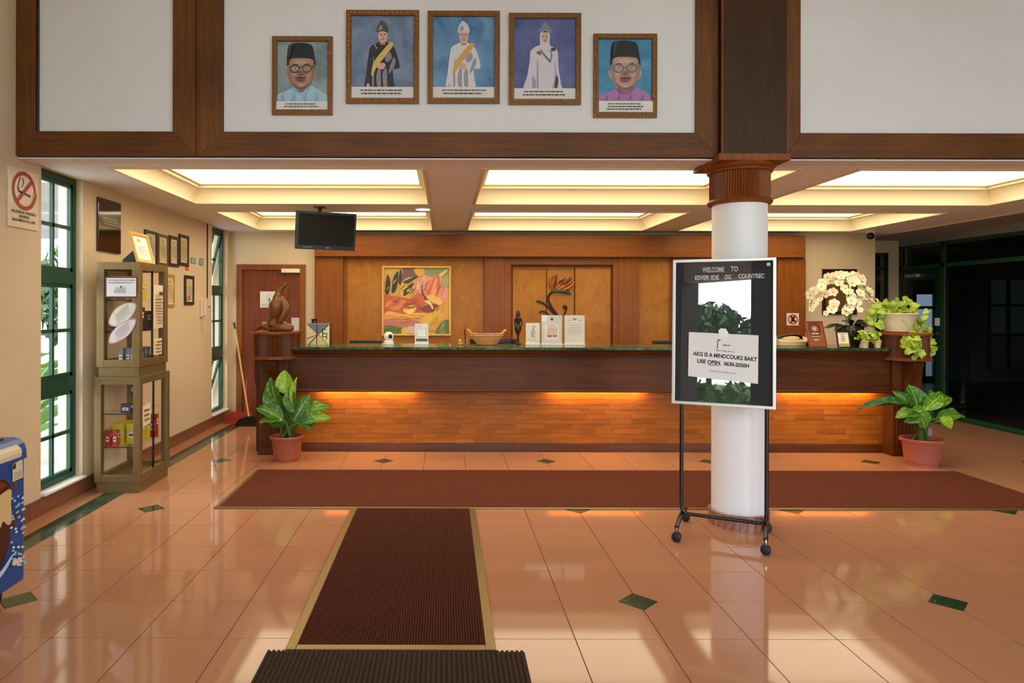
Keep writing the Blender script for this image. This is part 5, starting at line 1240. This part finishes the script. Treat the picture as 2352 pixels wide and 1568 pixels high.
# painted glass box
ab = thing('art_box', 'small painted glass box with angular yellow and black lines on the counter', 'decorative box', P0(731, 7.35))
a0_, a1_ = pX(704, 7.27), pX(757, 7.27); hz = pZ(743, 7.27)
MB().box(a0_, a1_, 7.27, 7.43, OZ, hz).build('body', 'wood_blk', ab, bevel=.003)
L = [('c8b06a', rect(.0, .0, 1, 1)), ('d8c890', [(.02, .02), (.5, .5), (.02, .95)]), ('6a7078', [(.02, .98), (.98, .98), (.62, .62), (.45, .5)]), ('e4d8a8', [(.55, .5), (.98, .95), (.98, .05)]), ('d0c088', [(.1, .02), (.9, .02), (.5, .48)]), ('2a2a2c', [(.43, .02), (.47, .02), (.48, .98), (.44, .98)])]
for (p, q) in (((.02, .95), (.5, .5)), ((.5, .5), (.98, .95)), ((.5, .5), (.1, .02)), ((.5, .5), (.9, .02)), ((.02, .3), (.5, .5))): L.append(('2a2a2c', [(p[0] - .015, p[1]), (p[0] + .02, p[1] - .02), (q[0] + .02, q[1] - .02), (q[0] - .015, q[1])]))
for r4 in (rect(.68, .36, .9, .4), rect(.68, .4, .73, .72), rect(.68, .7, .86, .74), rect(.72, .52, .86, .56), rect(.86, .25, .9, .56)): L.append(('343638', r4))
art('painted_face', ab, facing(a0_, 7.2695, OZ), a1_ - a0_, hz - OZ, L, 'print_gloss')
MB().lathe([(.02, 0), (.032, .005), (.028, .03), (.036, .045), (0, .045)], (a0_ + .07, 7.34, hz), 8).build('stopper', 'black', ab)
# webcam
wc = P0(893, 7.42); t = thing('webcam', 'white ball shaped webcam standing on the counter', 'webcam', wc)
MB().lathe([(.0, 0), (.055, 0), (.058, .012), (.05, .04), (.035, .05), (0, .05)], wc, 24).build('base', 'offwhite', t, smooth=True)
MB().ball(wc + Vector((0, 0, .085)), .054, 20).build('head', 'offwhite', t, smooth=True)
MB().ball(wc + Vector((.018, -.036, .09)), .026, 14).build('lens', 'black', t, smooth=True)
# small display stand with plain square (code left out)
def standee(name, label, x0, x1, ytop, Y, layers, cat='sign holder', base='offwhite', dep=.07, group=None):
    a, b = pX(x0, Y), pX(x1, Y); h = pZ(ytop, Y) - OZ
    t = thing(name, label, cat, ((a + b) / 2, Y, OZ), group=group)
    MB().box(a - .004, b + .004, Y - .02, Y + dep, OZ, OZ + .014).build('base', base, t, bevel=.002)
    MB().box(a, b, Y, Y + .004, OZ + .014, OZ + h).build('back_sheet', 'letter_white', t)
    art('print', t, facing(a, Y - .0006, OZ + .014), b - a, h - .014, layers)
    MB().box(a, b, Y - .006, Y - .003, OZ + .014, OZ + h).build('cover_sheet', 'acrylic', t)
    return t
standee('code_stand', 'white counter stand with a blank rounded square and grey band', 953, 984, 743, 7.40, [('eceae6', rect(0, 0, 1, 1)), ('4a4a4a', rect(.17, .33, .83, .73)), ('fbfaf8', rect(.185, .34, .815, .72)), ('4a4e56', rect(.08, .1, .92, .24))] + lines('b8b6b0', .2, .55, .8, .9, 1, 2))
RB = 'c04438'
standee('red_menu_stand', 'small acrylic stand with a red block of print on the counter', 1208, 1240, 741, 7.40, [('ece9e6', rect(0, 0, 1, 1))] + lines('c8867c', .35, .72, .3, .62, 7, 3, .6) + lines('a06a60', .42, .7, .78, .88, 1, 4) + [('a06a60', [(.45, .66), (.53, .76), (.61, .66)])] + lines('b8b4b0', .1, .9, .16, .22, 1, 5))
standee('price_table_stand', 'tall acrylic stand with a red price table on the counter', 1244, 1291, 723, 7.40, [('dedcda', rect(0, 0, 1, 1)), ('f0eeec', rect(.16, .12, .84, .68)), ('e6b8a8', rect(.27, .33, .76, .58)), ('b8483c', rect(.28, .24, .5, .30)), ('b8483c', rect(.55, .24, .76, .30)), ('50504e', ell(.5, .86, .07, .045))] + [('f4ece8', rect(.31 + .09 * k, .34, .335 + .09 * k, .57)) for k in range(5)] + lines('8a8684', .3, .72, .61, .66, 1, 3))
standee('letter_stand', 'tall acrylic stand with a printed letter and green emblem', 1297, 1343, 723, 7.40, [('e8e6e0', rect(0, 0, 1, 1)), ('8a9a3c', ell(.5, .86, .11, .035)), ('c8b060', ell(.22, .82, .1, .015)), ('c8b060', ell(.78, .82, .1, .015))] + lines('a8a49c', .14, .9, .36, .7, 4, 6, .2))
# yellow figurine, pen cup, basket
fg = P0(1057, 7.40); t = thing('gold_figurine', 'tiny golden figurine on the counter', 'figurine', fg)
MB().lathe([(0, 0), (.022, 0), (.024, .012), (.014, .022), (.02, .04), (.012, .055), (0, .06)], fg, 14).build('body', 'gold', t, smooth=True)
MB().ball(fg + Vector((.022, 0, .018)), .014, 10).build('head', 'gold', t, smooth=True)
pc_ = P0(1073, 7.46); t = thing('pen_cup', 'clear pen cup with a dark pen on the counter', 'pen cup', pc_)
MB().lathe([(0, .004), (.032, .004), (.034, .1), (.031, .1), (.029, .008)], pc_, 18).build('cup', 'acrylic', t, smooth=True)
MB().tube([pc_ + Vector((-.015, 0, .01)), pc_ + Vector((-.028, 0, .17))], .005, 8).build('pen', 'black', t)
bk_ = P0(1118, 7.40); t = thing('wicker_basket', 'oval wicker basket with two looped handles on the counter', 'basket', bk_)
m = MB(); prof = [(.095, 0), (.125, .04), (.155, .085), (.175, .118), (.182, .122), (.172, .126), (.15, .085), (.12, .045), (.09, .012), (0, .012)]
m.lathe(prof, (0, 0, 0), 40)
for v_ in m.v: v_.y *= .62; v_ += bk_
m.build('bowl', 'wicker', t, smooth=True)
for k in range(6):
    z = .012 + k * .018; r = .112 + k * .0125
    MB().tube([bk_ + Vector((r * math.cos(a), r * .62 * math.sin(a), z)) for a in [2 * PI * i / 36 for i in range(37)]], .007, 6).build('weave', 'wicker', t, smooth=True)
for s_ in (-1, 1): MB().tube(spline([bk_ + Vector((s_ * .16, -.02, .115)), bk_ + Vector((s_ * .19, -.02, .15)), bk_ + Vector((s_ * .205, 0, .16)), bk_ + Vector((s_ * .19, .02, .15)), bk_ + Vector((s_ * .16, .02, .115))], 5), .011, 8).build('handle', 'wicker', t, smooth=True)
t = thing('folded_cloth', 'dark folded cloth lying in the wicker basket', 'cloth', bk_ + Vector((0, 0, .1)))
m = MB().ball((0, 0, 0), (.14, .085, .03), 18)
for v_ in m.v: v_ += bk_ + Vector((0, 0, .108))
m.build('cloth', 'navy', t, smooth=True)
# carved statuette
sp = P0(1190, 7.55); t = thing('carved_statuette', 'slim dark carved wooden statuette behind the acrylic stands', 'statuette', sp)
MB().lathe([(.0, 0), (.03, 0), (.03, .01), (.012, .02), (.01, .09), (.026, .13), (.04, .17), (.034, .20), (.018, .225), (.03, .25), (.036, .29), (.022, .305), (.026, .325), (.024, .35), (.012, .372), (0, .376)], sp, 16).build('figure', 'relief_dark', t, smooth=True)
for s_ in (-1, 1): MB().tube(spline([sp + Vector((s_ * .034, -.01, .28)), sp + Vector((s_ * .042, -.02, .23)), sp + Vector((s_ * .02, -.035, .19))], 4), .008, 6).build('arm', 'relief_dark', t, smooth=True)
# lower work desk and monitors behind the counter
t = thing('work_desk', 'brown work desk behind the reception counter', 'desk', (1.4, 8.0, 0))
MB().box(-1.2, 4.2, 7.68, 8.25, .72, .75).build('top', 'wood_dark', t)
for x in (-1.15, 1.4, 4.1): MB().box(x, x + .04, 7.75, 8.2, 0, .72).build('leg', 'wood_dark', t)
for x0, x1, yt, lb in ((803, 877, 782, 'low black monitor behind the webcam'), (1080, 1187, 778, 'black monitor behind the wicker basket'), (1500, 1548, 781, 'black monitor behind the counter beside the welcome board')):
    Y = 7.95; a, b = pX(x0, Y), pX(x1, Y); zt_ = pZ(yt, Y); t = thing('monitor', lb, 'monitor', ((a + b) / 2, Y, .7505))
    MB().box(a, b, Y, Y + .03, zt_ - .3, zt_).build('screen', 'black', t, bevel=.004)
    MB().box((a + b) / 2 - .02, (a + b) / 2 + .02, Y + .03, Y + .05, .76, zt_ - .1).build('neck', 'black', t); MB().box((a + b) / 2 - .1, (a + b) / 2 + .1, Y - .05, Y + .12, .7505, .762).build('base', 'black', t)
# desk telephone at the right
tp_ = P0(1812, 7.38); t = thing('desk_telephone', 'beige desk telephone with dark handset on the counter', 'telephone', tp_)
MB().prism([(-.1, 0), (.1, 0), (.1, .05), (.02, .085), (-.1, .10)], frame((tp_.x - .14, tp_.y, OZ), (0, -1, 0), (0, 0, 1)), -.34, 0).build('body', plain('beige_phone', (206, 186, 134), .45), t, bevel=.008)
MB().tube(spline([tp_ + Vector((-.14, -.03, .085)), tp_ + Vector((-.08, -.04, .105)), tp_ + Vector((.02, -.04, .118)), tp_ + Vector((.1, -.035, .105)), tp_ + Vector((.12, -.03, .075))], 5), [.018] * 5 + [.014] * 10 + [.016] * 5 + [.022], 10).build('handset', 'black', t, smooth=True)
# plaque and card
leaning('brown_plaque', 'brown plaque with dark shield and pale lettering leaning on the counter', 'plaque', px(1881, 0, 7.12) * 1.0 - Vector((0, 0, px(1881, 0, 7.12).z - OZ - .004)), (.97, .22, 0), .26, .215, .275, .006, 'red_plastic',
  [('9a5a3c', rect(0, 0, 1, 1)), ('5c3c34', smoothpts([(.18, .5), (.16, .92), (.5, .97), (.84, .92), (.82, .5), (.5, .4)], 3)), ('b4683c', ell(.5, .72, .22, .13)), ('f0e4dc', ell(.5, .72, .08, .06)), ('5c3c34', ell(.5, .72, .03, .03))] + lines('f0d8cc', .26, .76, .47, .56, 1, 3, .6) + [('e0b8a0', rect(.24, .39, .76, .42))] + lines('e8d0c0', .3, .7, .22, .3, 1, 5, .6), stand=True)
c_ = px(1941, 0, 7.02); c_.z = OZ + .004
leaning('card_frame', 'small cream card in a thin dark frame leaning on the orchid pot', 'card', c_, (.99, .1, 0), .2, .14, .165, .008, 'wood_blk', [('f4eed8', rect(0, 0, 1, 1)), ('b8a848', rect(.05, .03, .95, .22))] + lines('8a7a40', .3, .75, .36, .9, 4, 6, .4), stand=False)
# ================================================================== PLANTS
LB = proto(leafmesh(9, 4, 'broad', .35, .7, .5, 1), 'leaf', 'leaf')
LM = proto(leafmesh(9, 4, 'broad', .3, .9, .7, 2), 'leaf', 'leaf_mid')
LT = proto(leafmesh(9, 4, 'broad', .5, .35, .3, 3), 'leaf', 'leaf_lt')
def potted(name, label, cx, Y, r, h, potmat, leaves):
    c = Vector((pX(cx, Y), Y, 0)); t = thing(name, label, 'potted plant', c)
    po = MB().lathe([(0, .0), (r * .72, .0), (r * .74, .03), (r * .78, .035), (r * .88, h * .8), (r * .9, h - .035), (r, h - .03), (r * 1.02, h - .008), (r * .98, h), (r * .88, h), (r * .86, h - .04)], c, 36).build('pot', potmat, t, smooth=True)
    MB().lathe([(0, h - .035), (r * .87, h - .04)], c, 24).build('soil', 'soil', t)
    rr = random.Random(int(cx))
    for k, (bx_, by_, tx, ty, w, db, dt, lm, fc_) in enumerate(leaves):
        b, tp2 = px(bx_, by_, Y + db), px(tx, ty, Y + dt); W = w / F * Y * 1.12
        leaf_at({'b': LB, 'm': LM, 't': LT}[lm], t, b, tp2, W, fc_)
        ro = c + Vector((rr.uniform(-.4, .4) * r, rr.uniform(-.4, .4) * r, h - .04))
        mid = ro.lerp(b, .55) + Vector((0, 0, .05))
        MB().tube(spline([ro, mid, b + (tp2 - b) * .04], 5), [.013] * 5 + [.010] * 5 + [.005], 7).build('stalk', 'stem', t, smooth=True)
    return t
UPF = (0, -1, .5); TOPF = (0, -.55, 1); SIDE = (.5, -1, .3)
potted('potted_plant', 'broad leaved plant in a terracotta pot before the driftwood pedestal', 660, 6.72, .165, .25, 'terracotta', [
  (650, 958, 604, 868, 50, 0, -.02, 'b', (-.5, -1, .3)), (657, 905, 652, 850, 40, .02, .03, 't', UPF), (681, 938, 677, 866, 17, -.03, -.02, 't', (-.4, -1, 0)), (651, 962, 590, 926, 40, -.06, -.1, 'b', (-.2, -.8, 1)),
  (650, 966, 592, 955, 30, -.1, -.16, 'm', (0, -.7, 1)), (678, 948, 656, 888, 34, -.06, -.05, 'b', (-.3, -1, .3)), (672, 970, 712, 906, 40, -.02, -.03, 'b', (.4, -1, .4)), (686, 958, 755, 914, 42, .02, .02, 'm', (.1, -.7, 1)),
  (696, 972, 757, 944, 34, -.08, -.12, 'm', (.1, -.8, 1)), (690, 962, 742, 930, 34, .08, .12, 'b', (.2, -.8, 1)), (648, 948, 640, 905, 34, .08, .1, 'b', UPF), (655, 975, 612, 958, 34, -.02, -.02, 'b', (-.2, -1, .6)), (690, 975, 722, 962, 36, -.1, -.14, 'b', (.3, -1, .4)), (668, 940, 672, 900, 30, .1, .12, 'b', UPF)])
potted('potted_plant', 'wide spreading leafy plant in a pale terracotta pot before the orchid pedestal', 2119, 6.60, .19, .26, 'terracotta2', [
  (2109, 938, 2099, 876, 50, .05, .08, 'b', UPF), (2124, 940, 2203, 884, 38, .06, .1, 'm', (.1, -.8, .9)), (2122, 940, 2178, 890, 36, 0, .0, 'm', (-.3, -1, .5)), (2150, 968, 2233, 924, 34, -.02, .02, 'm', (-.2, -.8, 1)),
  (2160, 955, 2188, 980, 34, -.1, -.18, 't', (.2, -1, .5)), (2104, 942, 2140, 978, 46, -.1, -.2, 'm', (0, -1, .7)), (2092, 934, 1982, 908, 24, .0, -.05, 'b', (0, -.6, 1)), (2098, 930, 2056, 892, 22, .04, .06, 'b', (-.3, -1, .4)),
  (2108, 948, 2064, 940, 32, -.1, -.16, 'm', (0, -.7, 1)), (2128, 938, 2148, 886, 28, .12, .16, 'b', UPF), (2098, 946, 2140, 934, 34, -.06, -.08, 'm', (0, -.8, 1)), (2130, 962, 2164, 945, 34, .04, .06, 'b', (.2, -1, .4)), (2116, 950, 2086, 962, 28, -.12, -.2, 'b', (0, -1, .6))])
# ---- orchid
oc = Vector((pX(1952, 7.34), 7.34, OZ)); orc = thing('orchid', 'large white orchid arrangement in a dark glazed pot on the counter', 'potted plant', oc)
MB().lathe([(0, 0), (.085, 0), (.09, .01), (.12, .09), (.135, .17), (.13, .21), (.118, .225), (.11, .21), (0, .19)], oc, 32).build('pot', 'dark_pot', orc, smooth=True)
DL = proto(leafmesh(7, 2, 'lance', .3, .8, 0, 5), 'leaf', 'dark_leaf')
rr = random.Random(4)
for k in range(13):
    a = k * 2.4; L_ = rr.uniform(.13, .22); b = oc + Vector((.06 * math.cos(a), .06 * math.sin(a), .2))
    leaf_at(DL, orc, b, b + Vector((math.cos(a) * L_, math.sin(a) * L_, rr.uniform(.02, .16))), .055, (0, -.4, 1))
fm = MB()     # one blossom, facing +Z
for k in range(5):
    a = 2 * PI * k / 5 + PI / 2; w = .55 if k in (1, 4) else .38
    ca_, sa_ = math.cos(a), math.sin(a); pts = [(0, 0), (.45, -w), (.85, -w * .8), (1, 0), (.85, w * .8), (.45, w)]
    vs = [(x * ca_ - y_ * sa_, x * sa_ + y_ * ca_, .02 * k / 5 + .16 * x * x) for x, y_ in pts]; fm.add(vs, [(0, 1, 2, 3), (0, 3, 4, 5)], 0)
fm.ball((0, -.06, .10), (.15, .18, .12), 8, 1)
FL = fm.build('blossom', ['petal', 'orchid_c']); COL.objects.unlink(FL)
def orient(z, spin):
    z = Vector(z).normalized(); x = Vector((0, 0, 1)).cross(z)
    x = x.normalized() if x.length > 1e-4 else Vector((1, 0, 0)); y_ = z.cross(x)
    return Matrix((x, y_, z)).transposed().to_4x4() @ Matrix.Rotation(spin, 4, 'Z')
stems = [([(1945, 740, 0), (1932, 672, 0), (1906, 638, -.02), (1874, 664, -.06), (1860, 706, -.08)], 9), ([(1948, 740, 0), (1938, 660, .05), (1916, 634, .08), (1886, 654, .05), (1888, 690, 0)], 7), ([(1950, 740, 0), (1946, 664, 0), (1936, 630, 0), (1920, 640, -.1), (1910, 688, -.16), (1900, 716, -.18)], 10),
  ([(1952, 740, 0), (1958, 668, .03), (1970, 638, .02), (1994, 668, -.04), (2010, 702, -.06)], 9), ([(1954, 740, 0), (1962, 660, .08), (1960, 630, .1), (1982, 650, .04), (1990, 690, 0)], 8), ([(1952, 740, 0), (1950, 672, -.05), (1946, 640, -.1), (1950, 668, -.18), (1944, 702, -.2), (1950, 716, -.2)], 10), ([(1950, 740, 0), (1956, 670, -.04), (1966, 644, -.08), (1972, 680, -.14), (1964, 706, -.16)], 8)]
for pts, nf_ in stems:
    P = spline([px(a, b, 7.34 + d) for a, b, d in pts], 8)
    MB().tube(P, .0045, 6).build('flower_stem', 'stem', orc, smooth=True)
    N = len(P)
    for q in range(nf_):
        i = int(N * (.40 + .58 * q / (nf_ - 1))); i = min(i, N - 1)
        p = P[i] + Vector((rr.uniform(-.03, .03), rr.uniform(-.05, .01), rr.uniform(-.03, .03)))
        s_ = rr.uniform(.044, .056) * (1 if q < nf_ - 1 else .6)
        o = FL.copy(); COL.objects.link(o); o.parent = orc
        o.matrix_basis = Matrix.Translation(p - oc) @ orient((p.x - oc.x + rr.uniform(-.1, .1), -.45 + rr.uniform(-.2, .2), .12 + rr.uniform(-.2, .3)), rr.uniform(-.5, .5)) @ Matrix.Scale(s_, 4)
# ---- pothos and small pots
PL = [proto(leafmesh(6, 2, 'heart', .35, .9, .3, s_), 'leaf', 'pothos') for s_ in (1, 2)]
pz = Vector((pX(2062, 7.12), 7.12, PT)); po_ = thing('pothos_plant', 'trailing yellow green pothos in a cream pot on the fluted pedestal', 'potted plant', pz)
MB().lathe([(0, 0.0006), (.115, .0006), (.12, .012), (.15, .1), (.178, .19), (.184, .195), (.18, .2), (.17, .195), (.165, .17), (0, .17)], pz, 36).build('pot', 'cream_pot', po_, smooth=True)
MB().lathe([(0, .0), (.13, .0), (.135, .012), (0, .012)], pz, 30).build('saucer', 'wood_cap', po_)
regs = [((2020, 2105), (684, 722), 38, (0, .16), (-.1, -.1)), ((2085, 2130), (705, 760), 24, (-.1, .1), (0, -.1)), ((1993, 2026), (698, 748), 24, (-.12, .0), (-.05, -.1)), ((2090, 2140), (750, 785), 20, (-.22, -.05), (0, 0)), ((2076, 2118), (772, 818), 24, (-.40, -.33), (0, 0)), ((2122, 2148), (775, 806), 8, (-.2, -.1), (0, 0))]
rr = random.Random(21)
for (x0, x1), (y0, y1), n, (d0, d1), _ in regs:
    vb_ = pz + Vector((rr.uniform(-.08, .08), 0, .19))
    mid = px((x0 + x1) / 2, (y0 + y1) / 2, 7.12 + (d0 + d1) / 2)
    MB().tube(spline([vb_, vb_.lerp(mid, .5) + Vector((0, -.06, .06)), mid, px((x0 + x1) / 2 + 6, y1 + 2, 7.12 + (d0 + d1) / 2)], 5), .005, 6).build('vine', 'stem_y', po_, smooth=True)
    for _ in range(n):
        p = px(rr.uniform(x0, x1), rr.uniform(y0, y1), 7.12 + rr.uniform(d0, d1)); L_ = rr.uniform(.06, .105)
        a = rr.uniform(0, 2 * PI); dr_ = Vector((math.cos(a), rr.uniform(-.7, .1), math.sin(a) * .8 - .1)).normalized()
        leaf_at(rr.choice(PL), po_, p - dr_ * L_ * .5, p + dr_ * L_ * .5, L_ * .8, (rr.uniform(-.4, .4), -1, rr.uniform(.2, 1)))
for k, (cx, lb) in enumerate(((1986, 'tiny peach pot of green leaves beside the dark orchid pot'), (2016, 'tiny peach pot of yellow green leaves beside the fluted drum'))):
    c = Vector((pX(cx, 7.04), 7.04, OZ)); t = thing('small_pot_plant', lb, 'potted plant', c)
    MB().lathe([(0, 0), (.026, 0), (.036, .062), (.04, .066), (.036, .07), (0, .06)], c, 20).build('pot', 'peach_pot', t, smooth=True)
    for q in range(20):
        a = rr.uniform(0, 2 * PI); p = c + Vector((rr.uniform(-.07, .07), rr.uniform(-.04, .03), rr.uniform(.06, .17))); L_ = rr.uniform(.04, .065)
        p.x = min(p.x, 4.47)
        dr_ = Vector((math.cos(a), rr.uniform(-.5, .1), math.sin(a) * .6 + .3)).normalized()
        leaf_at(PL[q % 2], t, p - dr_ * L_ * .5, p + dr_ * L_ * .5, L_ * .8, (rr.uniform(-.4, .4), -1, .6))
    for q in range(4): MB().tube([c + Vector((0, 0, .06)), c + Vector((rr.uniform(-.04, .04), rr.uniform(-.02, .02), .15))], .003, 5).build('stalk', 'stem_y', t)
# ================================================================== BROOM AND DUSTPAN
bt, bb0 = px(538, 745, 8.98), px(572, 957, 8.66)
t = thing('broom', 'broom with bamboo pole and black head leaning by the door', 'broom', (bb0.x, bb0.y, 0))
d_ = (bb0 - bt).normalized()
MB().tube([bt, bb0], .012, 10).build('pole', 'broom_pole', t, smooth=True); MB().tube([bt - d_ * .02, bt + d_ * .07], .014, 10).build('grip', 'black', t, smooth=True)
MB().prism(smoothpts([(-.17, .002), (.17, .002), (.175, .05), (.12, .095), (-.02, .125), (-.12, .10), (-.175, .05)], 3), frame((bb0.x + .03, bb0.y, 0), (1, 0, 0), (0, 0, 1)), -.04, .04).build('head', 'black', t, bevel=.01)
q0 = px(548, 968, 8.86); t = thing('dustpan', 'red plastic dustpan on the floor behind the broom', 'dustpan', (q0.x, 8.86, 0))
MB().box(q0.x - .15, q0.x + .15, 8.80, 9.0, .001, .006).box(q0.x - .15, q0.x + .15, 8.985, 9.0, .001, .13).box(q0.x - .15, q0.x - .144, 8.80, 9.0, .001, .11).box(q0.x + .144, q0.x + .15, 8.80, 9.0, .001, .11).build('pan', 'red_plastic', t)
MB().tube([(q0.x + .05, 8.995, .12), (q0.x + .05, 9.06, .55)], .01, 8).build('handle', 'red_plastic', t)
# ------------------------------------------------------------------ clean up unlinked prototypes
for o in list(bpy.data.objects):
    if not o.users_collection: bpy.data.objects.remove(o)
